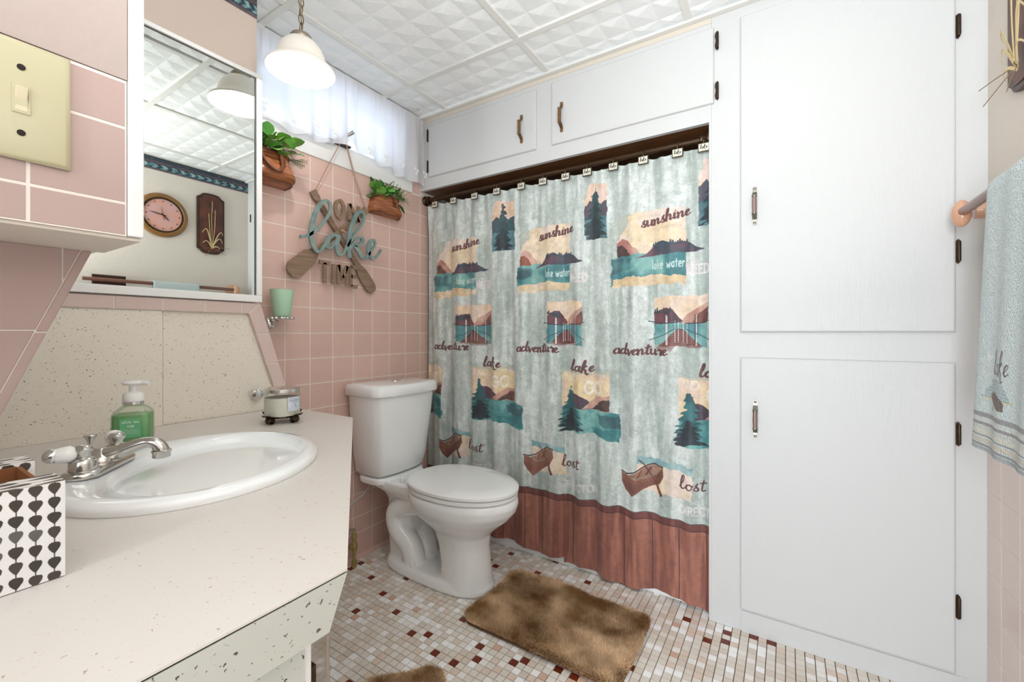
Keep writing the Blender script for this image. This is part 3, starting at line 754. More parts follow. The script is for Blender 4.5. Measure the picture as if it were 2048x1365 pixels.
wall_right = struct('wall_right', (0.4, YD - 0.05, 0))
MB().box(XF, XB + 0.02, YD - 0.12, YD + 0.0010, -0.05, 1.30).build('tile_backing', M_grout, wall_right)
MB().box(XF, XB + 0.02, YD - 0.12, YD, 1.30, ZC + 0.05).build('painted_plaster', M_paintD, wall_right)
zd = [0.0] + [0.295 - 0.1105 * 2 + 0.1105 * k for k in range(0, 12)]
for i in range(0, 9):
    c_ = XB if i == 0 else 1.661 - T * (i - 1)
    a_ = 1.661 - T * i
    for k in range(len(zd) - 1): wall_tile(wall_right, a_, c_, zd[k], zd[k + 1], YD - 0.0002, '-y', mat('pale_pink_tile', '#e2cfc8', rough=0.25, objvar=0.03))

# ------------------------------------------------------------------ vanity wall (mirror wall) and near-left wall
def border_strip(u_len, seed):
    C = Canvas(0, u_len, 0, 0.085, 1500, '#33404c')
    r = C.win(0, u_len, 0, 0.085); sl, U, V = r
    C.comp(sl, ((V < 0.060) & (V > 0.042)).astype(np.float32), '#5d5158', '#49444f')
    C.comp(sl, ((V < 0.012)).astype(np.float32), '#6a6066', '#5d5158')
    k = 0.5 + 0.5 * np.sin((U * 120 + (V - 0.028) * 150))
    k2 = 0.5 + 0.5 * np.sin((U * 120 - (V - 0.028) * 150))
    band = (V > 0.014) & (V < 0.042)
    up = V > 0.028
    val = np.where(up, k, k2) + C.n1 * 1.6
    C.comp(sl, band.astype(np.float32) * (val > 0.35), '#3f7482', '#6f9fa3')
    C.comp(sl, band.astype(np.float32) * (val > 0.85), '#a6bdb6', '#7fa6a6')
    for v in (0.0825, 0.061, 0.0415, 0.0135): C.stroke([(0, v), (u_len, v)], 0.002, '#1f2731', 0.8)
    for q in range(int(u_len / 0.2)):
        C.stroke([(0.1 + q * 0.2, 0.07), (0.103 + q * 0.2, 0.07)], 0.008, '#6f7480', 0.7)
    return C
def quad_uv(p0, p1, p2, p3):
    m = MB(); m.add([p0, p1, p2, p3], [(0, 1, 2, 3)]); m.uv = [(0, 0), (1, 0), (1, 1), (0, 1)]; return m
bim = image_from('rope_border_print', border_strip(0.9, 1).a)
M_border = image_mat('wallpaper_rope_border', bim, rough=0.6)
def border(par, xa, xb, y, nrm):
    n = max(1, round(abs(xb - xa) / 0.9)); st = (xb - xa) / n
    for i in range(n):
        a_, c_ = xa + st * i, xa + st * (i + 1)
        m = MB(); zz0, zz1 = ZC - 0.088, ZC - 0.001
        m.add([(a_, y, zz0), (c_, y, zz0), (c_, y, zz1), (a_, y, zz1)], [(0, 1, 2, 3)])
        m.add([(a_, y + 0.001 * nrm, zz0), (c_, y + 0.001 * nrm, zz0), (c_, y + 0.001 * nrm, zz1), (a_, y + 0.001 * nrm, zz1)], [(0, 1, 2, 3)])
        m.uv = [(0, 0), (1, 0), (1, 1), (0, 1)] * 2
        m.build('wallpaper_border', M_border, par)
border(wall_right, XF, XB, YD + 0.0005, 1)

wv = struct('wall_vanity', (0.6, YM + 0.08, 0))
MB().box(0.247, 0.797, YM, YA + 0.002, 1.18, ZC + 0.03).build('painted_wall_box', M_paint, wv)
MB().prism([(0.02, 0.0), (0.93, 0.0), (0.905, 0.80), (0.790, 1.18), (0.02, 1.18)], YM, YA + 0.002, 'y').build('lower_wall', M_grout, wv)
border(wv, 0.25, 0.797, YM - 0.0015, -1)
# laminate splash panels
MB().prism([(0.02, CZ), (0.524, CZ), (0.524, 1.1395), (0.02, 1.1395)], YM - 0.0095, YM - 0.0005, 'y').build('splash_panel', M_splash, wv, bevel=0.001)
MB().prism([(0.5275, CZ), (0.873, CZ), (0.762, 1.1395), (0.5275, 1.1395)], YM - 0.002, YM - 0.0005, 'y').build('splash_panel', M_splash, wv)
# trim tiles under the mirror and down the slanted end
def trim_tile(par, poly, y0, y1, mt=M_pink2, name='trim_tile'):
    return MB().prism(poly, y0, y1, 'y').build(name, mt, par, bevel=0.0022)
MB().prism([(0.10, 1.140), (0.766, 1.140), (0.878, CZ), (0.912, CZ), (0.803, 1.176), (0.10, 1.176)], YM - 0.0135, YM, 'y').build('trim_grout', M_grout, wv)
js = [0.4138 - T * 3, 0.4138 - T * 2, 0.4138 - T, 0.4138, 0.5233, 0.6328, 0.7423]
for a_, c_ in zip(js[:-1], js[1:]):
    trim_tile(wv, [(a_ + .001, 1.141), (c_ - .001, 1.141), (c_ - .001, 1.176), (a_ + .001, 1.176)], YM - 0.015, YM - 0.007)
trim_tile(wv, [(0.7433, 1.141), (0.763, 1.141), (0.797, 1.176), (0.7433, 1.176)], YM - 0.015, YM - 0.007)
def sl_out(z): return 0.804 + (1.176 - z) * 0.304
def sl_in(z): return 0.765 + (1.141 - z) * 0.327
zz = [1.141, 1.071, 0.966, 0.861, CZ]
trim_tile(wv, [(0.7645, 1.1405), (sl_in(1.072), 1.072), (sl_out(1.072) - .001, 1.072), (0.8025, 1.176), (0.7985, 1.176)], YM - 0.015, YM - 0.007)
for a_, c_ in zip(zz[1:-1], zz[2:]):
    trim_tile(wv, [(sl_in(a_ - .001), a_ - .001), (sl_in(c_ + .001), c_ + .001), (sl_out(c_ + .001) - .001, c_ + .001), (sl_out(a_ - .001) - .001, a_ - .001)], YM - 0.015, YM - 0.007)

# near-left wall: lower tiled part and the upper box with the switch
NL, NU = 0.965, 0.80
wl = struct('wall_left', (-0.2, 1.2, 0))
def edge(z): return 0.131 - 0.012 + (z - 0.92) * 0.386
MB().prism([(-1.0, CZ + 0.0005), (edge(CZ), CZ + 0.0005), (edge(1.213), 1.213), (-1.0, 1.213)], NL + 0.0045, YA, 'y').build('lower_wall', M_grout, wl)
MB().box(-1.0, 0.228, NU + 0.004, YM - 0.0005, 1.213, ZC + 0.03).build('upper_wall', M_paint, wl)
MB().box(-1.0, 0.2275, NU, NU + 0.0045, 1.437, ZC).build('wallpapered_front', mat('shaded_wallpaper', '#ae9f98', rough=0.85, bump=0.8, bscale=45), wl)  # wallpaper colour darkened to put this wall in shade
MB().box(0.2285, 0.247, NU - 0.001, YM - 0.0006, 1.2135, ZC).build('corner_bead', M_whitetrim, wl, bevel=0.002)
MB().box(-1.0, 0.2455, NU + 0.0065, NL + 0.005, 1.2085, 1.2128).build('painted_soffit', mat('soffit_paint', '#d9cfc2', rough=0.7, bump=0.5, bscale=60), wl)
for z0_, z1_ in [(1.213, 1.26), (1.26, 1.368), (1.368, 1.434)]:
    for a_, c_ in [(0.1315, 0.2275), (0.022, 0.1315), (-0.0875, 0.022), (-0.197, -0.0875)]:
        wall_tile(wl, a_, c_, z0_, z1_, NU + 0.0034, 'y', M_pink_shaded)
MB().box(-1.0, 0.2275, NU + 0.0019, NU + 0.0038, 1.213, 1.436).build('tile_backing', M_grout, wl)
P6 = 0.149
def clip_right(x0, x1, z0, z1):
    f = lambda z: edge(z) - 0.014
    if f(z0) <= x0 + .004 and f(z1) <= x0 + .004: return None
    pts = [(x0, z0), (min(x1, f(z0)) if f(z0) > x0 else x0, z0)]
    if f(z0) < x1 and f(z1) > x1: pts.append((x1, 0.92 + (x1 + 0.014 - 0.119) / 0.386))
    pts += [(min(x1, f(z1)), z1), (x0, z1)]
    if f(z0) <= x0: pts = [(x0, 0.92 + (x0 + 0.014 - 0.119) / 0.386)] + pts[2:]
    return pts
zn = [0.801, 0.93, 1.078, 1.209]
for k in range(3):
    for a_, c_ in [(0.196, 0.345), (0.047, 0.196), (-0.102, 0.047), (-0.251, -0.102)]:
        pts = clip_right(a_ + .001, c_ - .001, zn[k] + .001, zn[k + 1] - .001)
        if pts: MB().prism(pts, NL + 0.0030, NL + 0.0055, 'y').build('wall_tile', M_pink_shaded, wl, bevel=0.001)
for a_, c_ in [(0.801, 0.93), (0.93, 1.075), (1.075, 1.209)]:
    a2, c2 = a_ + .0012, c_ - .0012
    MB().prism([(edge(a2) - 0.012, a2), (edge(a2), a2), (edge(c2), c2), (edge(c2) - 0.012, c2)], NL + 0.002, NL + 0.0055, 'y').build('trim_tile', M_pink_shaded, wl, bevel=0.0015)
# rest of the room behind the camera: a doorway
wf = struct('wall_front', (XF, 0.6, 0))
MB().box(XF - 0.1, XF, YD - 0.1, -0.42, -0.05, ZC + .03).box(XF - 0.1, XF, 0.45, NL + 0.01, -0.05, ZC + .03).box(XF - 0.1, XF, -0.42, 0.45, 2.05, ZC + .03).build('plaster', M_paintD, wf)

# ------------------------------------------------------------------ built-in cupboards
def rounded_panel(m, x0, x1, y0, y1, z0, z1, r=0.006, mi=0):
    # door slab facing -x with a rounded lip
    f = [(x1, 0.0), (x0 + r, 0.0), (x0 + r * 0.3, r * 0.35), (x0, r)]
    rings = []
    for x, ins in f:
        rings.append([(x, y0 + ins, z0 + ins), (x, y1 - ins, z0 + ins), (x, y1 - ins, z1 - ins), (x, y0 + ins, z1 - ins)])
    m.loft(rings, True, True, mi); return m
def pull(y, zc, l, par, m_end, m_grip):
    b = MB(); h = l / 2; x = XB - 0.013
    for s in (-1, 1):
        b.ribbon([(x - 0.001, y, zc + s * h), (x - 0.001, y, zc + s * (h - 0.018)), (x - 0.012, y, zc + s * (h - 0.030)), (x - 0.022, y, zc + s * (h - 0.036))], [0.012, 0.013, 0.015, 0.015], (1, 0, 0.001), 0.005, 0)
        b.sphere((x - 0.003, y, zc + s * (h - 0.006)), 0.005, 10, 6, (0.5, 1, 1), 0)
        b.lathe([(0.0075, 0), (0.0085, 0.003), (0.0075, 0.006)], (x - 0.023, y, zc + s * (h - 0.036) - 0.003), 12, 'z', mi=0)
    n = 12; z0_, z1_ = zc - h + 0.037, zc + h - 0.037
    b.lathe([(0.0068, 0), (0.0076, (z1_ - z0_) * 0.5), (0.0068, z1_ - z0_)], (x - 0.023, y, z0_), n, 'z', mi=1)
    return b.build('handle', [m_end, m_grip], par, smooth=True)
def hinge(y, zc, par, l=0.072, m=M_bronze, x=XB):
    b = MB()
    b.prism([(y - 0.004, zc - l / 2 + .006), (y + 0.0, zc - l / 2), (y + 0.007, zc - l / 2 + .006), (y + 0.009, zc - l / 4), (y + 0.006, zc), (y + 0.009, zc + l / 4), (y + 0.007, zc + l / 2 - .006), (y, zc + l / 2), (y - 0.004, zc + l / 2 - .006)], x - 0.006, x - 0.0, 'x')
    b.lathe([(0.0035, 0), (0.0045, 0.004), (0.0045, l - 0.016), (0.0035, l - 0.012)], (x - 0.011, y, zc - l / 2 + 0.006), 10, 'z')
    return b.build('hinge', m, par, smooth=True)

tall = thing('linen_cupboard', (2.0, -0.12, 0), 'tall white built-in linen cupboard with two large doors beside the shower opening', 'cupboard')
b = MB()   # face frame, with openings behind the doors
b.box(XB, XB + 0.02, YD, -0.398, 0, 2.2485); b.box(XB, XB + 0.02, 0.127, 0.2375, 0, 2.2485)
b.box(XB, XB + 0.02, -0.398, 0.127, 0, 0.095); b.box(XB, XB + 0.02, -0.398, 0.127, 0.975, 1.087); b.box(XB, XB + 0.02, -0.398, 0.127, 2.195, 2.2485)
b.build('face_frame', M_white, tall)
b = MB(); b.box(XB + 0.021, 2.45, YD, YD + 0.02, 0, 2.24); b.box(XB + 0.021, 2.45, 0.222, 0.246, 0, 2.24); b.box(2.43, 2.45, YD, 0.246, 0, 2.24); b.box(XB + .021, 2.45, YD, 0.246, 1.02, 1.04)
b.build('carcass', M_white, tall)
MB().box(XB + 0.0002, XB + 0.0205, 0.2378, 0.246, 0, 1.862).build('jamb_edge', M_white, tall)
MB().box(XB - 0.0035, XB - 0.0002, -0.44, 0.138, 0.0, 0.076).build('kick_board', M_white, tall, bevel=0.001)
for z0_, z1_, hz, hy in [(1.076, 2.2095, 1.5215, 0.096), (0.083, 0.9865, 0.771, 0.094)]:
    b = MB(); rounded_panel(b, XB - 0.012, XB - 0.0003, -0.414, 0.142, z0_, z1_)
    d = b.build('door', M_white, tall)
    pull(hy, hz, 0.132, d, M_pewter, M_copper)
for z in (1.966, 1.311, 0.78, 0.277): hinge(-0.420, z, tall)

over = thing('overhead_cupboard', (2.0, 0.98, 1.862), 'long white built-in cupboard with two doors above the shower curtain', 'cupboard')
b = MB()
b.box(XB, XB + 0.02, 0.238, YA, 1.862, 1.937); b.box(XB, XB + 0.02, 0.238, YA, 2.193, 2.2485)
b.box(XB, XB + 0.02, 0.238, 0.240, 1.937, 2.193); b.box(XB, XB + 0.02, 0.888, 0.996, 1.937, 2.193); b.box(XB, XB + 0.02, 1.643, YA, 1.937, 2.193)
b.build('face_frame', M_white, over)
MB().box(XB + 0.021, 2.45, 0.247, YA, 1.866, 1.88).build('underside_panel', M_wood, over)
MB().box(XB - 0.002, XB + 0.0, 0.238, YA, ZC - 0.03, ZC - 0.0112).build('top_rail', mat('cream_edge_paint', '#d6cdbf', rough=0.6), over)
b = MB(); rounded_panel(b, XB - 0.012, XB - 0.0003, 0.982, 1.655, 1.926, 2.203); d1 = b.build('door', M_white, over)
pull(1.057, 2.036, 0.132, d1, M_brass, M_brass)
b = MB(); rounded_panel(b, XB - 0.012, XB - 0.0003, 0.228, 0.901, 1.926, 2.207); d2 = b.build('door', M_white, over)
pull(0.848, 2.037, 0.132, d2, M_brass, M_brass)
for z in (2.155, 1.97): hinge(0.2165, z, over, 0.070)
for z in (2.155, 1.985):
    b = MB(); b.lathe([(0.0035, 0), (0.004, 0.005), (0.004, 0.06), (0.003, 0.066)], (XB - 0.010, 1.660, z - 0.033), 10, 'z'); b.box(XB - 0.008, XB, 1.659, 1.668, z - 0.03, z + 0.03); b.build('hinge', M_dark, over)

# shower alcove walls and tub
ws = struct('wall_shower', (2.5, 1.0, 0))
MB().box(2.46, 2.52, 0.246, YA + .002, 0, 1.9).build('alcove_wall', M_pink2, ws)
tub = thing('bathtub', (2.14, 0.99, 0), 'white bathtub apron showing below the hem of the shower curtain', 'bathtub')
b = MB()
rim = lambda ins, z: [(1.845 + ins, 0.252 + ins, z), (2.45 - ins, 0.252 + ins, z), (2.45 - ins, 1.72 - ins, z), (1.845 + ins, 1.72 - ins, z)]
b.loft([rim(0, 0.0), rim(0, 0.36), rim(0.012, 0.375), rim(0.06, 0.375), rim(0.09, 0.34), rim(0.15, 0.08), rim(0.2, 0.06)], False, True)
b.build('tub_shell', M_porc, tub)
MB().box(1.820, 1.844, 0.252, 1.715, 0.0, 0.050).build('skirt_ledge', M_porc, tub, bevel=0.004)

# ------------------------------------------------------------------ shower curtain
CV = paint_curtain()
cim = image_from('lake_print', CV.a)
M_curtain = image_mat('printed_shower_curtain', cim, rough=0.55, bump=0.15, bscale=500, sheen=0.2)
ring_y = [1.628, 1.497, 1.356, 1.218, 1.075, 0.958, 0.842, 0.738, 0.62, 0.494, 0.361, 0.266]
def fold(y, z):
    t = (1.79 - z) / 1.79
    a = 0.005 + 0.006 * min(1, t * 3)
    f = a * math.sin(2 * PI * y / 0.140 + 0.9 * math.sin(y * 9) + 0.5 * t) + 0.16 * a * math.sin(2 * PI * y / 0.047 + 2.1 * math.sin(5 * y) + t * 2)
    f += 0.006 * math.sin(2 * PI * y / 0.40 + 1.0) * t
    if z > 1.60:   # pinch pleats hanging from the rings
        k = (z - 1.60) / 0.19
        dd = min(abs(y - r) for r in ring_y)
        f += 0.012 * k * (1 - math.exp(-(dd / 0.03) ** 2)) * math.sin(dd * 60)
    g = math.exp(-((y - 0.315) / 0.022) ** 2); f -= 0.018 * g
    f += 0.008 * max(0.0, 1 - abs(y - 0.868) / 0.012) if z < 1.3 and y > 0.868 else 0
    return f
NY, NZ = 420, 130
b = MB(); uv = []
for j in range(NZ + 1):
    for i in range(NY + 1):
        y = 1.70 - (1.70 - 0.2475) * i / NY
        dd = min(abs(y - r) for r in ring_y)
        zt_ = 1.793 - 0.010 * min(1, dd / 0.05)
        zb_ = 0.022 + 0.010 * math.sin(y * 17 + 1) + (0.018 if y > 0.868 else -0.006)
        t = j / NZ; z = zt_ + (zb_ - zt_) * t
        yy = y + (0.018 * t if i < 6 else 0) * (1 - i / 6 if i < 6 else 0)
        b.v.append((1.798 + fold(y, z), yy, z))
        uv.append(((-y + 1.78) / 1.6, (z + 0.02 - (0.004 * math.sin(y * 55)) * t) / 1.84))
for j in range(NZ):
    for i in range(NY):
        a_ = j * (NY + 1) + i; b.f.append((a_, a_ + 1, a_ + NY + 2, a_ + NY + 1)); b.mi.append(0)
b.uv = uv
cur = b.build('shower_curtain', M_curtain, None, smooth=True, auto=False)
tag(cur, 'lake-print shower curtain with a printed red plank border, hanging from the bronze rod', 'shower curtain')

rod = thing('curtain_rod', (1.80, 0.98, 1.818), 'dark bronze shower curtain rod under the brown soffit', 'curtain rod')
MB().lathe([(0.0125, 0), (0.0125, 1.46)], (1.80, 0.256, 1.818), 20, 'y').build('rod_tube', M_rod, rod, smooth=True)
for y, s in ((YA - 0.001, -1), (0.247, 1)):
    MB().lathe([(0.026, 0), (0.027, 0.006 * s), (0.020, 0.012 * s), (0.018, 0.020 * s), (0.022, 0.026 * s), (0.022, 0.032 * s), (0.013, 0.036 * s)], (1.80, y, 1.818), 24, 'y').build('end_flange', M_rod, rod, smooth=True)

ords = ['first', 'second', 'third', 'fourth', 'fifth', 'sixth', 'seventh', 'eighth', 'ninth', 'tenth', 'eleventh', 'twelfth']
M_tagface = mat('cream_plaque', '#d8d4c4', rough=0.6); M_tagrim = mat('antique_bronze_rim', '#4a4638', rough=0.45, metal=0.5); M_ink = mat('black_ink', '#2a2723', rough=0.7)
xw = 1.776
b = MB(); b.box(xw - 0.005, xw, -0.021, 0.021, -0.017, 0.017)
tagrim_me = b.build('plaque_rim', M_tagrim, None, bevel=0.0012, origin=(0, 0, 0)); 
b = MB(); b.box(xw - 0.0062, xw - 0.0048, -0.0175, 0.0175, -0.0135, 0.0135); tagface = b.build('plaque_face', M_tagface, None, origin=(0, 0, 0))
b = MB()
for st in word('lake', CUR, 0.013, -0.004, -0.013, 0.0065, 0, 0.1, 3):
    b.ribbon([(xw - 0.0068, p[0], p[1]) for p in st], 0.0016, (1, 0, 0), 0.0008)
tagtxt = b.build('plaque_lettering', M_ink, None, origin=(0, 0, 0))
b = MB(); b.tube([(xw - 0.003, 0, 0.015), (xw - 0.004, 0.0, 0.026), (1.788, 0, 0.046), (1.80, 0, 0.0545), (1.812, 0, 0.048), (1.8155, 0, 0.036), (1.813, 0, 0.02), (1.800, 0, 0.010)], 0.0012, 6)
taghook = b.build('wire_hook', mat('hook_wire', '#8f8a7c', rough=0.3, metal=0.9), None, smooth=True, origin=(0, 0, 0))
for k, y in enumerate(ring_y):
    z = 1.778
    t_ = thing('curtain_hook', (1.78, y, z), 'square plaque hook lettered lake, %s from the left on the curtain rod' % ords[k], 'curtain hook', 'lake plaque hooks along the curtain rod')
    for src in (tagrim_me, tagface, tagtxt, taghook):
        o = src.copy(); COL.objects.link(o); place(o, (0, y, z), t_)
for src in (tagrim_me, tagface, tagtxt, taghook): bpy.data.objects.remove(src)

# ------------------------------------------------------------------ mirror
mir = thing('wall_mirror', (0.44, YM - 0.01, 1.18), 'large wall mirror in a thin white frame above the vanity', 'mirror')
mx0, mx1, mz0, mz1 = 0.249, 0.805, 1.18, 1.970
b = MB(); fy = YM - 0.022; fw = 0.019
b.box(mx0, mx1, fy, YM - 0.0005, mz0, mz0 + 0.024); b.box(mx0, mx1, fy, YM - 0.0005, mz1 - 0.014, mz1); b.box(mx0, mx0 + 0.012, fy, YM - .0005, mz0 + 0.024, mz1 - 0.014); b.box(mx1 - fw, mx1, fy, YM - .0005, mz0 + 0.024, mz1 - 0.014)
b.build('frame', M_frame, mir, bevel=0.002)
b = MB(); b.box(mx0 + 0.012, mx1 - fw, YM - 0.013, YM - 0.006, mz0 + 0.024, mz1 - 0.014)
b.build('mirror_glass', mat('silvered_glass', '#dfe4e0', rough=0.0, metal=1.0), mir)
b = MB(); q = 0.0028; e_ = 0.0005
X1, Z0_, Z1_ = mx1 - fw, mz0 + 0.024, mz1 - 0.014
b.box(X1 - q, X1, YM - 0.0145, YM - 0.0135, Z0_, Z1_); b.box(mx0 + 0.012, X1 - q, YM - 0.0145, YM - 0.0135, Z1_ - 0.0022, Z1_)
b.build('dark_gasket', mat('mirror_edge', '#4b4a46', rough=0.5), mir)

# ------------------------------------------------------------------ countertop, cabinet
b = MB()
sc_c = (0.405, 1.011); U_ = Vector((0.65, 0.76)).normalized(); V_ = Vector((-U_.y, U_.x))
def ell(a_, b_, z, sh=0.0, n=72, pw=2.0):
    out = []
    for i in range(n):
        t = 2 * PI * i / n; c, s = math.cos(t), math.sin(t)
        if pw != 2.0:
            c = math.copysign(abs(c) ** (2 / pw), c); s = math.copysign(abs(s) ** (2 / pw), s)
        p = Vector(sc_c) + U_ * a_ * c + V_ * (b_ * s + sh)
        out.append((p.x, p.y, z))
    return out
outer = [(-0.95, 0.437), (0.321, 0.431), (0.905, 1.186), (0.9055, YM - 0.0095), (-0.95, YM - 0.0095)]
hole = [p[:2] for p in ell(0.235, 0.20, 0)]
def slab_with_hole(m, outer, hole, z0, z1):
    polys = [[Vector((x, y, 0)) for x, y in outer], [Vector((x, y, 0)) for x, y in hole][::-1]]
    tris = tessellate_polygon(polys); flat = [p for pl_ in polys for p in pl_]; n = len(flat)
    vs = [(p.x, p.y, z1) for p in flat] + [(p.x, p.y, z0) for p in flat]
    fs = [tuple(t) for t in tris] + [tuple(i + n for i in t[::-1]) for t in tris]
    k = 0
    for pl_ in polys:
        L = len(pl_)
        fs += [(k + i, k + (i + 1) % L, n + k + (i + 1) % L, n + k + i) for i in range(L)]; k += L
    m.add(vs, fs)
counter = thing('countertop', (0.2, 0.95, 0.71), 'cream speckled laminate countertop with a cut-off corner', 'countertop')
slab_with_hole(b, outer, hole, CZ - 0.0025, CZ); b.build('top_laminate', M_counter, counter)
b = MB()
def edge_face(m, p, q, n_in, z1, z0, slant, th=0.01, mi=0):
    (x1, y1), (x2, y2) = p, q; nx, ny = n_in
    vs = [(x1, y1, z1), (x2, y2, z1), (x2 + nx[0], y2 + nx[1], z0), (x1 + ny[0], y1 + ny[1], z0)]
    return vs
# apron: top polygon shrinks inwards towards the bottom
top = [(-0.95, 0.437), (0.321, 0.431), (0.905, 1.186), (0.905, 1.55), (0.88, 1.55), (0.88, 1.195), (0.31, 0.452), (-0.95, 0.457)]
low = [(-0.95, 0.459), (0.3135, 0.4535), (0.893, 1.200), (0.893, 1.55), (0.87, 1.55), (0.87, 1.205), (0.303, 0.472), (-0.95, 0.477)]
b.loft([[(x, y, CZ - 0.0046) for x, y in top], [(x, y, 0.722) for x, y in low]])
b.build('apron', M_apron, counter)
b = MB(); tp = [(-0.95, 0.4385), (0.3205, 0.4325), (0.9035, 1.186), (0.9035, 1.55), (0.88, 1.55), (0.88, 1.195), (0.31, 0.452), (-0.95, 0.457)]
b.prism(tp, CZ - 0.0045, CZ - 0.0026, 'z'); b.build('dark_seam', M_dark, counter)

cab = thing('vanity_cabinet', (0.2, 1.0, 0), 'vanity cabinet with a speckled front under the cream countertop', 'cabinet')
MB().prism([(-0.95, 0.515), (0.298, 0.515), (0.31, 0.535), (0.50, 0.772), (0.50, 1.50), (-0.95, 1.50)], 0.0, 0.665, 'z').build('body', M_apron, cab)
MB().prism([(-0.95, 0.500), (0.311, 0.500), (0.311, 0.5145), (-0.95, 0.5145)], 0.06, 0.72, 'z').build('front_panel', M_apron, cab)
MB().prism([(0.3115, 0.503), (0.323, 0.503), (0.323, 0.52), (0.3115, 0.52)], 0.03, 0.72, 'z').build('corner_post', M_frame, cab, bevel=0.002)
d0, d1_ = Vector((0.325, 0.522)), Vector((0.547, 0.790)); dn = Vector((-(d1_ - d0).y, (d1_ - d0).x)).normalized() * 0.012
M_gl = mat('mirrored_cabinet_glass', '#b8a493', rough=0.06, metal=1.0)
pr_ = [tuple(d0), tuple(d1_), tuple(d1_ + dn), tuple(d0 + dn)]
door = MB().prism(pr_, 0.06, 0.715, 'z').build('door', M_gl, cab)
e0 = d0 + (d1_ - d0) * 0.88; dd_ = -dn.normalized() * 0.0015
MB().prism([tuple(e0), tuple(e0 + (d1_ - d0) * 0.012), tuple(e0 + (d1_ - d0) * 0.012 + dd_), tuple(e0 + dd_)], 0.06, 0.715, 'z').build('bevel_strip', mat('bevel_glass', '#c9bbac', rough=0.2, metal=0.6), door)
b = MB(); b.box(0.324, 0.332, 0.508, 0.521, 0.58, 0.65); b.build('hinge', M_bronze, cab)

# ------------------------------------------------------------------ sink
sink = thing('sink', (sc_c[0], sc_c[1], 0.68), 'white oval drop-in porcelain basin in the speckled countertop', 'sink')
b = MB()
R_ = [ell(0.2505, 0.2155, CZ + 0.0005), ell(0.252, 0.217, CZ + 0.008), ell(0.249, 0.214, CZ + 0.014), ell(0.240, 0.205, CZ + 0.0185), ell(0.228, 0.193, CZ + 0.0195)]
sh = -0.032
R_ += [ell(0.214, 0.160, CZ + 0.016, sh), ell(0.208, 0.153, CZ + 0.010, sh), ell(0.202, 0.147, CZ - 0.006, sh), ell(0.192, 0.138, CZ - 0.04, sh), ell(0.172, 0.120, CZ - 0.080, sh), ell(0.13, 0.09, CZ - 0.108, sh), ell(0.08, 0.055, CZ - 0.118, sh), ell(0.022, 0.022, CZ - 0.122, sh)]
b.loft(R_, True, True); b.build('basin', M_porc, sink, smooth=True, auto=60)
p = Vector(sc_c) + V_ * sh
MB().lathe([(0.021, 0), (0.022, 0.002), (0.017, 0.003), (0.006, 0.001)], (p.x, p.y, CZ - 0.1215), 20).build('drain', M_chrome, sink, smooth=True)

# ------------------------------------------------------------------ faucet
fc = Vector((0.272, 1.092)); zf = CZ + 0.0195
fau = thing('faucet', (fc.x, fc.y, zf), 'worn chrome two-handle faucet with white porcelain levers on the sink', 'faucet')
def P3(u, v, z): p = fc + U_ * u + V_ * v; return (p.x, p.y, z)
def stad(l, r, z, n=12):
    out = []
    for s in (1, -1):
        for i in range(n + 1):
            t = -PI / 2 + PI * i / n
            u = s * (l + r * math.cos(t)); v = s * r * math.sin(t); out.append(P3(u, v, z))
    return out
b = MB(); b.loft([stad(0.052, 0.028, zf), stad(0.052, 0.029, zf + 0.004), stad(0.052, 0.027, zf + 0.009), stad(0.050, 0.023, zf + 0.012)]); b.build('base_plate', M_nickel, fau, smooth=True)
for s, nm in ((-1, 'near'), (1, 'far')):
    c = P3(s * 0.051, 0, 0)
    b = MB(); b.lathe([(0.0225, 0.010), (0.0225, 0.014), (0.0195, 0.016), (0.019, 0.038), (0.016, 0.043), (0.010, 0.047), (0.010, 0.054), (0.0135, 0.060), (0.014, 0.066), (0.010, 0.073), (0.003, 0.076)], (c[0], c[1], zf), 24); b.v = [(x, y, zf + (z - zf) * 0.74) for x, y, z in b.v]; hub = b.build('handle_hub', M_nickel, fau, smooth=True)
    dirn = Vector((-0.76, 0.10)).normalized() if s < 0 else Vector((0.10, 0.99)).normalized()
    q0 = Vector((c[0], c[1], zf + 0.042)); dv = Vector((dirn.x, dirn.y, 0.04)).normalized()
    pts = [q0 + dv * t for t in (0.008, 0.012, 0.017, 0.024, 0.031, 0.035)]
    b = MB(); b.tube(pts, [0.009, 0.0125, 0.0150, 0.0142, 0.0130, 0.0120], 14, 0); lev = b.build('lever', mat('glossy_white_porcelain', '#f3f3f1', rough=0.06, coat=0.5), hub, smooth=True)
    if s < 0:
        b = MB(); b.sphere(tuple(q0 + dv * 0.038), 0.0125, 16, 10); b.build('lever_cap', M_chrome, hub, smooth=True)
b = MB()
pth = [P3(0, 0.002, zf + 0.018), P3(0, -0.004, zf + 0.023), P3(0, -0.018, zf + 0.026), P3(0, -0.036, zf + 0.031), P3(0, -0.056, zf + 0.039), P3(0, -0.072, zf + 0.043), P3(0, -0.086, zf + 0.040), P3(0, -0.094, zf + 0.031), P3(0, -0.096, zf + 0.022)]
pth = catmull(pth, 5)
n_ = len(pth); rr_ = [0.016 - 0.006 * min(1, i / n_ * 1.6) if i / n_ < 0.6 else 0.010 + 0.0035 * (i / n_ - 0.6) / 0.4 for i in range(n_)]
b.tube(pth, rr_, 16)
b.lathe([(0.024, 0.010), (0.024, 0.018), (0.019, 0.024), (0.014, 0.032), (0.008, 0.038)], P3(0, 0.0, zf), 24)
b.build('spout', M_nickel, fau, smooth=True)
e_ = pth[-1]; MB().lathe([(0.0135, -0.010), (0.0145, -0.009), (0.0145, 0.0), (0.016, 0.001), (0.016, 0.004), (0.012, 0.006)], e_, 20).build('aerator', M_nickel, fau, smooth=True)
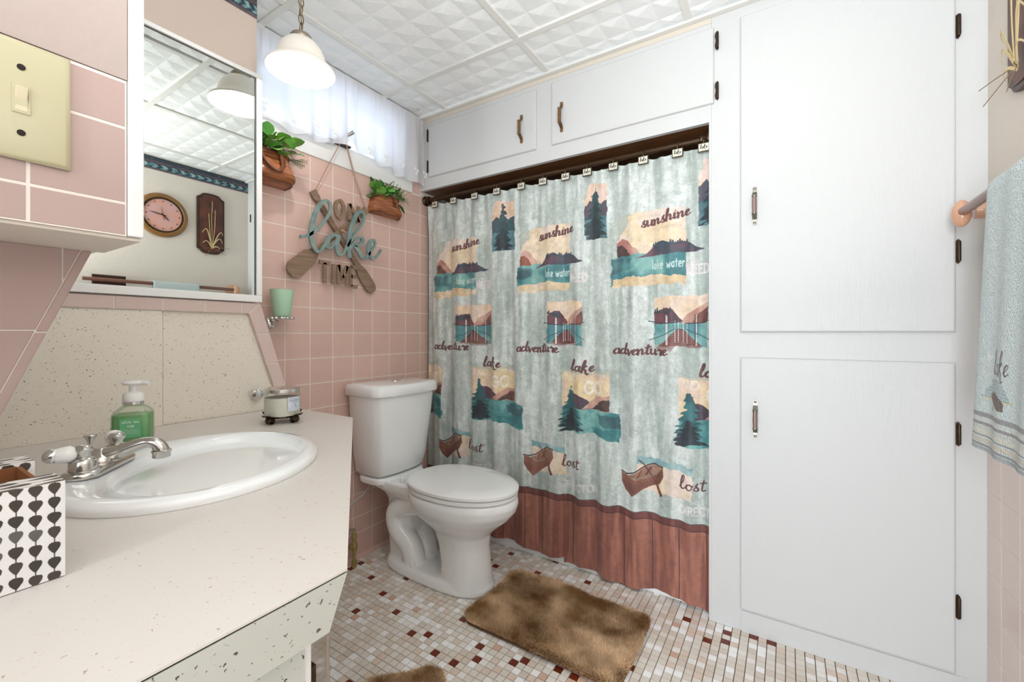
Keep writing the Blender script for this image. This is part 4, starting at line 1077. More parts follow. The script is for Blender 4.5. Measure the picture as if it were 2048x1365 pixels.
c = P3(0, 0.016, 0); MB().lathe([(0.003, 0.012), (0.003, 0.045), (0.005, 0.052), (0.0085, 0.059), (0.0100, 0.062), (0.009, 0.0635), (0.001, 0.064)], (c[0], c[1], zf), 16).lathe([(0.008, 0.012), (0.0075, 0.032), (0.006, 0.037), (0.003, 0.038)], (c[0], c[1], zf), 14).build('lift_rod', M_nickel, fau, smooth=True)

# ------------------------------------------------------------------ soap bottle
sx, sy = 0.389, 1.328; ang = math.radians(-32)
def rrect(cx, cy, hw, hd, z, r, a=0.0, n=6):
    out = []
    for qx, qy, s0 in ((1, 1, 0), (-1, 1, 90), (-1, -1, 180), (1, -1, 270)):
        for i in range(n + 1):
            t = math.radians(s0 + 90 * i / n)
            x = qx * (hw - r) + r * math.cos(t); y = qy * (hd - r) + r * math.sin(t)
            out.append((cx + x * math.cos(a) - y * math.sin(a), cy + x * math.sin(a) + y * math.cos(a), z))
    return out
soap = thing('soap_bottle', (sx, sy, CZ), 'clear green foaming soap bottle with a white pump beside the faucet', 'soap bottle')
S = lambda hw, z, r: rrect(sx, sy, hw, hw * 0.86, CZ + z, r, ang)
M_clear = thin_glass('clear_plastic', (0.93, 0.98, 0.93))
b = MB(); b.loft([S(0.034, 0.001, 0.012), S(0.036, 0.004, 0.012), S(0.036, 0.078, 0.012), S(0.033, 0.088, 0.014), S(0.022, 0.099, 0.014), S(0.018, 0.102, 0.014)]); b.build('bottle', M_clear, soap, smooth=True)
b = MB(); b.loft([S(0.0335, 0.0035, 0.011), S(0.0338, 0.010, 0.011), S(0.0338, 0.078, 0.011), S(0.0325, 0.080, 0.011)])
b.build('green_soap', mat('green_liquid_soap', '#a5d69a', rough=0.1, trans=0.35, ior=1.1, col2='#7cc489', vscale=14), soap, smooth=True)
b = MB(); b.lathe([(0.0195, 0.102), (0.0205, 0.103), (0.0205, 0.109), (0.0195, 0.110)], (sx, sy, CZ), 24); b.build('neck_band', M_chrome, soap, smooth=True)
b = MB(); b.lathe([(0.020, 0.110), (0.0205, 0.112), (0.020, 0.126), (0.017, 0.131), (0.0085, 0.133), (0.0078, 0.146), (0.011, 0.150)], (sx, sy, CZ), 24)
b.lathe([(0.012, 0.148), (0.019, 0.150), (0.0225, 0.154), (0.021, 0.158), (0.006, 0.160)], (sx, sy, CZ), 24)
b.tube([(sx, sy, CZ + 0.154), (sx + 0.015, sy - 0.02, CZ + 0.1535), (sx + 0.021, sy - 0.030, CZ + 0.152)], [0.007, 0.0055, 0.0045], 10)
b.build('pump', M_plast, soap, smooth=True)
# printed label, front faces (towards the room)
fdir = Vector((math.sin(ang) * 1.0, -math.cos(ang))).normalized(); sdir = Vector((math.cos(ang), math.sin(ang)))
lc = Vector((sx, sy)) + fdir * (0.036 * 0.86 + 0.0008)
b = MB()
def on(u, z): p = lc + sdir * u; return (p.x, p.y, CZ + z)
b.add([on(-0.016, 0.028), on(0.024, 0.028), on(0.024, 0.073), on(-0.016, 0.073)], [(0, 1, 2, 3)])
b.build('label', mat('green_label', '#6db886', rough=0.4), soap)
b = MB()
lc2 = lc; lc = lc + fdir * 0.0005
for st in word('white tea', BLK | {}, -0.012, 0.062, 0.020, 0.0045, n=2): b.ribbon([on(x, z) for x, z in st], 0.0009, (fdir.x, fdir.y, 0), 0.0003)
for st in word('sage', BLK, -0.002, 0.053, 0.012, 0.0045, n=2): b.ribbon([on(x, z) for x, z in st], 0.0009, (fdir.x, fdir.y, 0), 0.0003)
for q in range(3): b.ribbon([on(-0.012, 0.046 - q * 0.004), on(0.020, 0.046 - q * 0.004)], 0.0006, (fdir.x, fdir.y, 0), 0.0003)
b.build('label_print', mat('pale_print', '#dcefe0', rough=0.5), soap)

# ------------------------------------------------------------------ candle and stand
cx, cy = 0.745, 1.312
st_ = thing('candle_stand', (cx, cy, CZ), 'dark iron stand with four curled feet under the candle', 'candle stand')
b = MB(); b.lathe([(0.002, 0.0165), (0.040, 0.0165), (0.046, 0.0175), (0.040, 0.0195), (0.002, 0.0195)], (cx, cy, CZ), 24); b.build('dish', M_bronze, st_, smooth=True)
for k in range(4):
    a = math.atan2(-cy, -cx) + PI / 4 + k * PI / 2; d = Vector((math.cos(a), math.sin(a)))
    pts = []
    for i in range(15):
        t = 0.5 + 4.6 * i / 14; r = 0.0105
        pts.append((cx + d.x * (0.046 + r * math.sin(t)), cy + d.y * (0.046 + r * math.sin(t)), CZ + 0.0125 + r * math.cos(t)))
    up = [(cx + d.x * 0.030, cy + d.y * 0.030, CZ + 0.0195), (cx + d.x * 0.052, cy + d.y * 0.052, CZ + 0.022), (cx + d.x * 0.064, cy + d.y * 0.064, CZ + 0.029), (cx + d.x * 0.070, cy + d.y * 0.070, CZ + 0.026)]
    b = MB(); b.ribbon(pts, 0.016, (d.x * 0 + 0, 0, 1) if False else (d.x, d.y, 0.0001), 0.0015) if False else None
    side = Vector((-d.y, d.x, 0))
    def strip(m, path, wd, th=0.0014):
        P_ = [Vector(p) for p in path]; rings = []
        for i, p in enumerate(P_):
            t = (P_[min(i + 1, len(P_) - 1)] - P_[max(i - 1, 0)]).normalized(); nn = t.cross(side).normalized()
            w_ = wd[i] if isinstance(wd, list) else wd
            rings.append([tuple(p + side * w_ / 2 + nn * th / 2), tuple(p + side * w_ / 2 - nn * th / 2), tuple(p - side * w_ / 2 - nn * th / 2), tuple(p - side * w_ / 2 + nn * th / 2)])
        m.loft(rings)
    strip(b, pts, 0.015); strip(b, up, [0.03, 0.040, 0.030, 0.003])
    b.build('foot', M_bronze, st_)
can = thing('candle', (cx, cy, CZ + 0.0197), 'three-wick candle in a glass jar with a silver lid, on the iron stand', 'candle')
z0 = CZ + 0.0198
b = MB(); b.lathe([(0.046, 0), (0.050, 0.003), (0.0505, 0.070), (0.0505, 0.074)], (cx, cy, z0), 36); b.build('jar', thin_glass('jar_glass', (0.97, 0.98, 0.97)), can, smooth=True)
b = MB(); b.lathe([(0.044, 0.002), (0.0485, 0.004), (0.0485, 0.057), (0.044, 0.058)], (cx, cy, z0), 36); b.build('wax', mat('cream_wax', '#ece8d8', rough=0.5), can, smooth=True)
b = MB(); b.lathe([(0.0495, 0.0735), (0.052, 0.0745), (0.052, 0.084), (0.050, 0.0855), (0.035, 0.0862), (0.002, 0.0862)], (cx, cy, z0), 36); b.build('lid', mat('silver_lid', '#d8d6d2', rough=0.14, metal=1.0), can, smooth=True)
b = MB(); lab = []
a0 = math.atan2(-cy, -cx)
def oncyl(a, z, r=0.0512): return (cx + r * math.cos(a), cy + r * math.sin(a), z0 + z)
aa = [a0 + 0.28 + 0.85 * i / 8 for i in range(9)]
b.add([oncyl(a, 0.018) for a in aa] + [oncyl(a, 0.060) for a in aa], [(i, i + 1, 10 + i, 9 + i) for i in range(8)])
b.build('label', mat('pale_blue_label', '#c3cdda', rough=0.5, col2='#dfe3ea', vscale=60), can, smooth=True)
b = MB()
for k, z in enumerate((0.055, 0.050, 0.045)):
    b.ribbon([oncyl(a, z, 0.0516) for a in aa[1:-1]], 0.0018 if k == 1 else 0.001, (math.cos(aa[4]), math.sin(aa[4]), 0), 0.0004)
b.ribbon([oncyl(aa[4] + 0.02, 0.038, 0.0516), oncyl(aa[5], 0.028, 0.0516)], 0.0014, (math.cos(aa[4]), math.sin(aa[4]), 0), 0.0004)
b.build('label_print', mat('grey_blue_print', '#6d7e96', rough=0.5), can)

# ------------------------------------------------------------------ tissue box cover
tb = thing('tissue_box_cover', (-0.02, 0.78, CZ), 'white tissue box cover with black leaf strands at the near corner of the countertop', 'tissue box')
tx0, tx1, ty0, ty1, th = -0.14, 0.141, 0.686, 0.868, 0.108
def leafbox():
    C = Canvas(0, tx1 - tx0, 0, th, 2400, '#dddad8')
    C.a += (C.n3[..., None] - 0.5) * 0.05
    W = tx1 - tx0; r_ = random.Random(4)
    col = 0; u = W - 0.0088
    while u > 0:
        v = th + r_.uniform(-0.004, 0.012)
        C.stroke([(u, -0.01), (u + 0.0004, th + 0.01)], 0.0009, '#3a3531')
        while v > -0.012:
            s = r_.uniform(0.0050, 0.0058); sh_ = r_.uniform(-0.0006, 0.0006); hh = 0.0135
            c = r_.choice(['#3b332c', '#423a33', '#39332f', '#5a5654'])
            C.poly([(u + x_ * s, v - y_ * hh) for x_, y_ in [(0.05, 1), (-0.35, .82), (-0.8, .55), (-1, .3), (-.85, .1), (-.4, 0), (.2, .02), (.8, .1), (1.02, .28), (.9, .5), (.5, .75)]], c, None, 0.0003)
            v -= hh + r_.uniform(0.0022, 0.0036)
        u -= 0.0142
    return C
lim = image_from('leaf_strand_print', leafbox().a)
M_leaf = image_mat('leaf_strand_shell', lim, rough=0.25)
M_shell = mat('pearl_edge', '#e2dedb', rough=0.3)
M_in = mat('brown_box_lining', '#7b4a26', rough=0.7)
def uvbox(name, x0, x1, y0, y1, z0_, z1_, mt):
    m = MB(); m.box(x0, x1, y0, y1, z0_, z1_)
    W = tx1 - tx0
    m2 = MB(); 
    faces = [((x0, y0, z0_), (x1, y0, z0_), (x1, y0, z1_), (x0, y0, z1_), lambda p: ((p[0] - tx0) / W, (p[2] - CZ) / th)),
             ((x1, y0, z0_), (x1, y1, z0_), (x1, y1, z1_), (x1, y0, z1_), lambda p: ((p[1] - ty0) / W, (p[2] - CZ) / th)),
             ((x1, y1, z0_), (x0, y1, z0_), (x0, y1, z1_), (x1, y1, z1_), lambda p: ((p[0] - tx0) / W, (p[2] - CZ) / th)),
             ((x0, y1, z0_), (x0, y0, z0_), (x0, y0, z1_), (x0, y1, z1_), lambda p: ((p[1] - ty0) / W, (p[2] - CZ) / th)),
             ((x0, y0, z1_), (x1, y0, z1_), (x1, y1, z1_), (x0, y1, z1_), lambda p: ((p[1] - ty0) / W * 1.0, 1 - (tx1 - p[0]) / W * 1.2)),
             ((x0, y1, z0_), (x1, y1, z0_), (x1, y0, z0_), (x0, y0, z0_), lambda p: (0.1, 0.1))]
    uvs = []
    for f in faces:
        m2.add(f[:4], [(0, 1, 2, 3)]); uvs += [f[4](p) for p in f[:4]]
    m2.uv = uvs
    return m2.build(name, mt, tb)
uvbox('front_wall', tx0, tx1, ty0, ty0 + 0.046, CZ + 0.001, CZ + th, M_leaf)
uvbox('rear_wall', tx0, tx1, ty1 - 0.046, ty1, CZ + 0.001, CZ + th, M_leaf)
b = MB(); b.box(tx1 - 0.016, tx1 - 0.012, ty0 + 0.0462, ty1 - 0.0462, CZ + 0.001, CZ + th - 0.004); b.box(tx0, tx0 + 0.004, ty0 + 0.0462, ty1 - 0.0462, CZ + 0.001, CZ + th - 0.004); b.box(tx0 + .004, tx1 - 0.016, ty0 + 0.0462, ty1 - 0.0462, CZ + 0.001, CZ + 0.004)
b.box(tx0 + .004, tx1 - 0.0162, ty1 - 0.0480, ty1 - 0.0462, CZ + 0.004, CZ + th - 0.003)
b.build('lining', M_in, tb)

# ------------------------------------------------------------------ switch plate
M_ivory_shaded = mat('shaded_ivory_plastic', '#bab392', rough=0.28)  # plate colour has the near-left wall's shade painted in
sw = thing('light_switch', (0.124, NU - 0.003, 1.28), 'cream switch plate with one small rocker on the near-left pink tiles', 'light switch')
b = MB(); r1 = lambda ins, y: [(0.0795 + ins, y, 1.2875 + ins), (0.1685 - ins, y, 1.2875 + ins), (0.1685 - ins, y, 1.4335 - ins), (0.0795 + ins, y, 1.4335 - ins)]
b.loft([r1(0, NU - 0.0015), r1(0, NU - 0.0035), r1(0.0025, NU - 0.0065), r1(0.006, NU - 0.0075)]); b.build('plate', M_ivory_shaded, sw, smooth=True, auto=35)
b = MB(); b.box(0.1165, 0.1325, NU - 0.0090, NU - 0.0072, 1.343, 1.378); b.build('rocker_bezel', M_ivory_shaded, sw, bevel=0.001)
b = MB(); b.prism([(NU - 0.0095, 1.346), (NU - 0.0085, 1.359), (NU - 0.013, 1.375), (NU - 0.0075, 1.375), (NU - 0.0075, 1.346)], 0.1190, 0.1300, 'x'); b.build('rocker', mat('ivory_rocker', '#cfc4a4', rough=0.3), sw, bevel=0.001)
for z in (1.400, 1.3195): MB().lathe([(0.0038, 0), (0.0038, -0.0008), (0.001, -0.0012)], (0.1245, NU - 0.0075, z), 14, 'y').build('screw', M_dark, sw, smooth=True)

# ------------------------------------------------------------------ chrome knob on splash panel
kn = thing('chrome_wall_knob', (0.790, YM - 0.02, 0.86), 'small round chrome knob on the speckled splash panel beside the candle', 'knob')
MB().lathe([(0.008, -0.004), (0.008, -0.012), (0.017, -0.014), (0.0195, -0.018), (0.018, -0.022), (0.010, -0.025), (0.001, -0.026)], (0.790, YM, 0.861), 28, 'y').build('knob', M_chrome, kn, smooth=True)

# ------------------------------------------------------------------ pendant lamp
px_, py_ = 0.832, 1.355
pen = thing('pendant_lamp', (px_, py_, 1.93), 'white bell glass pendant lamp hanging on a chain before the window', 'pendant lamp')
M_glass = mat('frosted_white_glass', '#d9d5cc', rough=0.45, emit='#fff6ea', estr=0.22)
prof = [(0.1045, 1.9385), (0.1060, 1.942), (0.100, 1.950), (0.087, 1.958), (0.078, 1.966), (0.0765, 1.975), (0.072, 1.995), (0.061, 2.017), (0.045, 2.034), (0.028, 2.043)]
inn = [(0.026, 2.040), (0.043, 2.031), (0.059, 2.014), (0.070, 1.992), (0.0745, 1.973), (0.076, 1.964), (0.085, 1.955), (0.098, 1.947), (0.1035, 1.940)]
b = MB(); b.lathe(prof + inn + [(0.1045, 1.9385)], (px_, py_, 0), 56, cap0=False, cap1=False); b.build('shade', M_glass, pen, smooth=True, auto=80)
b = MB(); b.lathe([(0.030, 2.040), (0.033, 2.044), (0.033, 2.052), (0.029, 2.058), (0.010, 2.063), (0.004, 2.068)], (px_, py_, 0), 28)
b.tube([(px_ + 0.030, py_ - 0.005, 2.046), (px_ + 0.046, py_ - 0.01, 2.05), (px_ + 0.052, py_ - 0.012, 2.040), (px_ + 0.045, py_ - 0.01, 2.028)], 0.0018, 6)
b.build('cap', mat('aged_nickel', '#a39a8a', rough=0.4, metal=0.7), pen, smooth=True)
b = MB(); b.lathe([(0.012, 2.04), (0.013, 2.025), (0.020, 2.012), (0.033, 1.995), (0.0375, 1.978), (0.033, 1.960), (0.020, 1.948), (0.004, 1.943)], (px_, py_, 0), 28)
b.build('bulb', mat('lit_bulb', '#ffffff', rough=0.4, emit='#fff6ea', estr=4.0), pen, smooth=True)
M_chain = mat('chain_metal', '#8a7b66', rough=0.35, metal=0.85)
z = 2.066
for k in range(6):
    cz = z + 0.017 + k * 0.0285; pts = []
    for i in range(18):
        t = 2 * PI * i / 18; h = 0.0175 * math.sin(t); l_ = 0.0085 * math.cos(t)
        pts.append((px_ + (l_ if k % 2 else 0), py_ + (0 if k % 2 else l_), cz + h))
    MB().tube(pts, 0.0017, 8, closed=True).build('chain_link', M_chain, pen, smooth=True)
MB().tube(catmull([(px_, py_, 2.064), (px_ + 0.003, py_ + 0.002, 2.10), (px_ - 0.003, py_ - 0.002, 2.15), (px_ + 0.003, py_, 2.20), (px_, py_, ZC + 0.01)], 5), 0.0022, 6).build('cord', mat('gold_cord', '#a28a5f', rough=0.5), pen, smooth=True)

# ------------------------------------------------------------------ window valance
def valance(x0, x1, zlow, name, label, seed):
    b = MB(); r_ = random.Random(seed); NX, NZ2 = 160, 26
    ph = [r_.uniform(0, 6) for _ in range(4)]
    for j in range(NZ2 + 1):
        t = j / NZ2
        for i in range(NX + 1):
            u = i / NX; x = x0 + (x1 - x0) * u
            zb_ = zlow(u, x)
            ztop = ZC - 0.022
            z = ztop + (zb_ - ztop) * t
            a = 0.004 + 0.010 * t
            y = YA - 0.045 - a * math.sin(x * 62 + ph[0] + 0.8 * math.sin(x * 17 + ph[1])) - (0.004 * math.sin(x * 190 + ph[2]) * math.exp(-((t - 0.14) / 0.12) ** 2)) - 0.004 * math.sin(x * 31 + ph[3]) * t
            b.v.append((x, y, z))
    for j in range(NZ2):
        for i in range(NX):
            a_ = j * (NX + 1) + i; b.f.append((a_, a_ + 1, a_ + NX + 2, a_ + NX + 1)); b.mi.append(0)
    o = b.build(name, M_sheer, None, smooth=True, auto=False)
    tag(o, label, 'curtain', 'white valance over the window'); return o
M_sheer = bpy.data.materials.new('white_eyelet_voile'); M_sheer.use_nodes = True
nt = M_sheer.node_tree; nt.nodes.clear()
mo = nt.nodes.new('ShaderNodeOutputMaterial'); di = nt.nodes.new('ShaderNodeBsdfDiffuse'); tl = nt.nodes.new('ShaderNodeBsdfTranslucent'); tp_ = nt.nodes.new('ShaderNodeBsdfTransparent')
di.inputs[0].default_value = (0.86, 0.86, 0.88, 1); tl.inputs[0].default_value = (0.80, 0.82, 0.90, 1)
m1 = nt.nodes.new('ShaderNodeMixShader'); m1.inputs[0].default_value = 0.42; m2 = nt.nodes.new('ShaderNodeMixShader'); m2.inputs[0].default_value = 0.10
nt.links.new(di.outputs[0], m1.inputs[1]); nt.links.new(tl.outputs[0], m1.inputs[2]); nt.links.new(m1.outputs[0], m2.inputs[1]); nt.links.new(tp_.outputs[0], m2.inputs[2]); nt.links.new(m2.outputs[0], mo.inputs[0])
def scal(x, p, d): return d * abs(math.sin(PI * x / p))
valance(0.80, 1.245, lambda u, x: 1.925 - 0.03 * math.sin(PI * min(1, u * 1.02)) - 0.012 * abs(math.sin(PI * x / 0.15)), 'window_valance', 'left half of the sheer white eyelet valance, behind the pendant lamp', 2)
valance(1.235, 1.752, lambda u, x: 1.94 - 0.055 * min(1, u * 1.6) + 0.008 - 0.016 * abs(math.sin(PI * x / 0.115)), 'window_valance', 'right half of the sheer white eyelet valance, above the smaller basket planter', 5)

M_emb = mat('white_embroidery', '#ffffff', rough=0.6, emit='#ffffff', estr=0.0)
for o_, xs_ in ((bpy.data.objects['window_valance'], (0.875, 0.985, 1.08, 1.17)), (bpy.data.objects['window_valance.001'], (1.36, 1.46, 1.56, 1.66, 1.725))):
    for x in xs_:
        b = MB(); z = 1.955 if x < 1.3 else 1.945
        yv = YA - 0.062
        for dx, dz in ((0, 0), (.018, -.006), (.009, -.022)):
            for k in range(6):
                a = k * PI / 3; b.lathe([(.0032, 0), (.0032, -.0008)], (x + dx + .0055 * math.cos(a), yv, z + dz + .0055 * math.sin(a)), 8, 'y')
        f_ = b.build('embroidered_flower', M_emb, o_); f_['kind'] = 'stuff'

# ------------------------------------------------------------------ wall planters
M_wick = mat('orange_brown_wicker', '#b8744a', rough=0.45, col2='#6a3a20', vscale=3, vstretch=(4, 4, 60), bump=1.0, bscale=9, bstretch=(2, 2, 22), coat=0.15)
M_strap = mat('dark_brown_leather', '#6a3f2b', rough=0.4)
G_leaf = [mat('leaf_green_a', '#579447', rough=0.4, var=0.3, vscale=40), mat('leaf_green_b', '#74b04c', rough=0.4, var=0.25, vscale=40), mat('leaf_green_light', '#c2dd83', rough=0.45, col2='#7fae4b', vscale=50), mat('leaf_green_dark', '#3a6e39', rough=0.4, var=0.2, vscale=40)]
def leaf_me(kind):
    V = []; F = []
    if kind == 'round':
        prof = [(0, .02), (.12, .30), (.30, .46), (.5, .5), (.72, .42), (.9, .22), (1, .02)]
    elif kind == 'long':
        prof = [(0, .02), (.2, .13), (.5, .17), (.8, .11), (1, .01)]
    if kind == 'fern':
        m = MB()
        for k in range(9):
            t = 0.12 + k * 0.1; l = 0.26 * (1 - 0.6 * abs(t - 0.4))
            for s in (-1, 1):
                m.add([(t, 0, .04 * math.sin(t * 3)), (t + .05, s * l * .5, .03), (t + .14, s * l, .0), (t + .09, s * l * .45, .05)], [(0, 1, 2, 3)])
        m.add([(0, -.012, 0), (1, -.004, .02), (1, .004, .02), (0, .012, 0)], [(0, 1, 2, 3)])
        me = bpy.data.meshes.new('leaf'); me.from_pydata(m.v, [], m.f); return me
    for (t, h) in prof:
        z = 0.10 * math.sin(t * PI) - 0.12 * t * t
        V += [(t, -h, z - h * .05), (t, 0, z - h * 0.22), (t, h, z - h * .05)]
    for k in range(len(prof) - 1):
        a = 3 * k; F += [(a, a + 3, a + 4, a + 1), (a + 1, a + 4, a + 5, a + 2)]
    me = bpy.data.meshes.new('leaf'); me.from_pydata(V, [], F)
    me.polygons.foreach_set('use_smooth', [True] * len(F)); return me
LM = {}
for kd in ('round', 'long', 'fern'):
    for gi, gm in enumerate(G_leaf):
        me = leaf_me(kd); me.materials.append(gm); LM[kd, gi] = me
def leaf(par, kind, gi, p, d, size, roll=0.0, name='leaf'):
    o = inst(name, LM[kind, gi], p, par)
    d = Vector(d).normalized(); q = d.to_track_quat('X', 'Z')
    o.rotation_mode = 'QUATERNION'; o.rotation_quaternion = q @ Matrix.Rotation(roll, 4, 'X').to_quaternion()
    o.scale = (size, size, size); return o
def basket(x0, x1, zb_, zt, bulge, name, label, handle):
    cx_ = (x0 + x1) / 2; hw = (x1 - x0) / 2
    p = thing(name, (cx_, YA, zb_), label, 'wall planter')
    b = MB(); rings = []
    for t, wf_, df in [(0, .80, .62), (.02, .88, .78), (.12, .985, .95), (.25, 1.0, 1.0), (.5, .93, .86), (.75, .86, .72), (1.0, .84, .66)]:
        ring = []; z = zb_ + (zt - zb_) * t
        for i in range(25):
            a = PI * i / 24
            c_ = math.copysign(abs(math.cos(a)) ** 0.55, math.cos(a)); s_ = abs(math.sin(a)) ** 0.55
            ring.append((cx_ + hw * wf_ * c_, YA - 0.001 - bulge * df * s_, z + 0.008 * math.sin(a) * t))
        rings.append(ring)
    inner = [[(cx_ + (x - cx_) * 0.93, YA - 0.004 + (y - YA) * 0.9, z - 0.012 * 0) for x, y, z in rings[-1]], [(cx_ + (x - cx_) * 0.9, YA - 0.004 + (y - YA) * 0.85, z - 0.03) for x, y, z in rings[-1]]]
    b.loft(rings + inner); b.build('basket', M_wick, p, smooth=True, auto=50)
    for t, wf_, df in [(0.02, .89, .80), (1.0, .845, .665)]:
        b = MB()
        z = zb_ + (zt - zb_) * t
        pts = [(cx_ + (hw * wf_ + .002) * math.copysign(abs(math.cos(PI * i / 24)) ** .55, math.cos(PI * i / 24)), YA - .002 - (bulge * df + 0.001) * abs(math.sin(PI * i / 24)) ** .55, z + 0.008 * math.sin(PI * i / 24) * t) for i in range(25)]
        b.tube(pts, 0.0035, 8)
        b.build('rim_braid' if t > .5 else 'base_braid', M_strap, p, smooth=True)
    sx_ = cx_ + hw * 0.30
    b = MB()
    for t, df in [(1.0, .68), (.8, .72), (.55, .86)]: pass
    b.ribbon([(sx_, YA - bulge * .68 - .004, zt + .004), (sx_, YA - bulge * .76 - .005, zb_ + (zt - zb_) * .8), (sx_, YA - bulge * .88 - .005, zb_ + (zt - zb_) * .55)], [.014, .013, .010], (0, 1, .001), .003)
    b.build('strap', M_strap, p)
    b = MB(); b.tube([(sx_ - .006, YA - bulge * .80 - .009, zb_ + (zt - zb_) * .68), (sx_ + .006, YA - bulge * .80 - .009, zb_ + (zt - zb_) * .68), (sx_ + .006, YA - bulge * .76 - .009, zb_ + (zt - zb_) * .78), (sx_ - .006, YA - bulge * .76 - .009, zb_ + (zt - zb_) * .78)], .0012, 6, closed=True)
    b.build('buckle', M_bronze, p)
    if handle:
        b = MB(); pts = catmull([(cx_ - hw * .55, YA - bulge * .75, zt + .0), (cx_ - hw * .50, YA - bulge * .98, zb_ + (zt - zb_) * .55), (cx_ - hw * .12, YA - bulge * 1.12, zb_ + (zt - zb_) * .24), (cx_ + hw * .16, YA - bulge * 1.0, zb_ + (zt - zb_) * .5), (cx_ + hw * .22, YA - bulge * .8, zb_ + (zt - zb_) * .95)], 6)
        b.tube(pts, 0.0065, 10); b.build('handle', M_strap, p, smooth=True)
    return p, cx_, hw
p1, c1, h1 = basket(0.805, 0.995, 1.652, 1.758, 0.115, 'basket_planter', 'larger wicker basket planter with handle at the mirror edge, ivy spilling over', True)
r_ = random.Random(12)
for k in range(62):
    u = r_.uniform(-.85, .98); y = YA - r_.uniform(.02, .10)
    up = r_.uniform(-0.35, 1.0)
    d = (u * .75 + r_.uniform(-.4, .4), -r_.uniform(-.1, .9), up)
    base = (c1 + u * h1 * .85, y, 1.758 + r_.uniform(.0, .075) * (1 - abs(u) * .4))
    gi = r_.choice([0, 0, 1, 1, 3, 2] if up > .2 else [2, 2, 1, 0])
    leaf(p1, r_.choice(['round', 'round', 'round', 'long']), gi, base, d, r_.uniform(.036, .056), r_.uniform(-.6, .6))
for k in range(7): leaf(p1, 'fern', r_.choice([0, 3]), (c1 + h1 * (.65 + .04 * k), YA - .06, 1.765), (1, -.1 - .1 * (k % 3), -.5 + .12 * k), .062, r_.uniform(-.5, .5))
for k in range(8): leaf(p1, 'long', r_.choice([0, 1]), (c1 - h1 * (.3 + .08 * k), YA - .05, 1.775), (r_.uniform(-.4, .3), -.1, 1), .06, r_.uniform(-.5, .5))
p2, c2, h2 = basket(1.40, 1.592, 1.662, 1.752, 0.062, 'basket_planter', 'smaller wicker basket planter with mixed greenery near the shower corner', False)
for k in range(58):
    u = r_.uniform(-.95, .95); y = YA - r_.uniform(.01, .055); up = r_.uniform(-.3, 1.0)
    d = (u * .7 + r_.uniform(-.4, .4), -r_.uniform(-.1, .8), up)
    base = (c2 + u * h2 * .85, y, 1.748 + r_.uniform(0, .055) * (1 - abs(u) * .5))
    leaf(p2, r_.choice(['round', 'round', 'long']), r_.choice([0, 1, 1, 3, 0]), base, d, r_.uniform(.030, .048), r_.uniform(-.6, .6))
for k in range(8): leaf(p2, 'fern', r_.choice([0, 1, 3]), (c2 + h2 * (.2 + .08 * k), YA - .035, 1.765), (.2 + .12 * k, -.25, 1.1 - .2 * k), .070, r_.uniform(-.4, .4))
for k in range(7): leaf(p2, 'long', r_.choice([0, 3]), (c2 - h2 * (.2 + .1 * k), YA - .03, 1.765), (-.5 + r_.uniform(-.3, .5), -.1, 1), .07, r_.uniform(-.5, .5))
leaf(p2, 'long', 3, (c2 + h2 * .75, YA - .03, 1.74), (.7, -.1, -.6), .06)

# ------------------------------------------------------------------ lake sign
M_sw = mat('weathered_brown_wood', '#91796400'[:7], rough=0.6, col2='#7a6350', vscale=7, vstretch=(1, 1, 12), bump=.3, bscale=80)
M_teal = mat('distressed_teal_paint', '#879a95', rough=0.5, col2='#6c8583', vscale=30)
M_twine = mat('pale_twine', '#b08d78', rough=0.9)
sg = thing('lake_sign', (1.22, YA - .012, 1.28), 'wooden crossed-oars sign with cut-out words on lake time, hung by twine', 'wall sign')
yo = YA - 0.012
def oar(hx, hz, bx, bz, name, bw=0.062, bl=0.145, y=yo, mt=M_sw):
    H = Vector((hx, 0, hz)); B = Vector((bx, 0, bz)); d = (B - H).normalized(); s = Vector((d.z, 0, -d.x)); L = (B - H).length
    prof_ = [(0, .015), (.004, .018), (.035, .016), (.045, .012), (L - bl - .03, .011), (L - bl, .016), (L - bl + .04, bw / 2 * .92), (L - .03, bw / 2), (L - .012, bw / 2 * .8), (L, bw / 2 * .45)]
    poly = [H + d * t + s * w_ for t, w_ in prof_] + [H + d * t - s * w_ for t, w_ in prof_[::-1]]
    return MB().prism([(p.x, p.z) for p in poly], y - .010, y, 'y').build(name, mt, sg, bevel=.0015)
oar(1.100, 1.682, 1.422, 1.275, 'oar', y=yo)
oar(1.372, 1.664, 0.992, 1.315, 'oar', y=yo - .0105, bw=.075, bl=.16)
def blk(txt, x0, x1, z0_, z1_, wd, y):
    for ch, (a_, c_) in txt:
        adv, sts = BLK[ch]; b = MB(); sxs = (c_ - a_) / 0.95
        for st in sts:
            P_ = catmull(st, 4) if len(st) > 2 else st
            if len(st) == 2:
                (ax, az), (bx_, bz_) = st; L = math.hypot(bx_ - ax, bz_ - az)
            b.ribbon([(a_ + p[0] / adv * (c_ - a_), y, z0_ + p[1] / 1.4 * (z1_ - z0_)) for p in P_], wd, (0, 1, 0), .008)
        b.build('letter', M_sw, sg)
blk([('O', (1.192, 1.248)), ('N', (1.262, 1.335))], 0, 0, 1.590, 1.665, .017, yo - .026)
blk([('T', (1.118, 1.172)), ('I', (1.172, 1.206)), ('M', (1.206, 1.268)), ('E', (1.270, 1.322))], 0, 0, 1.288, 1.378, .016, yo - .026)
b = MB()
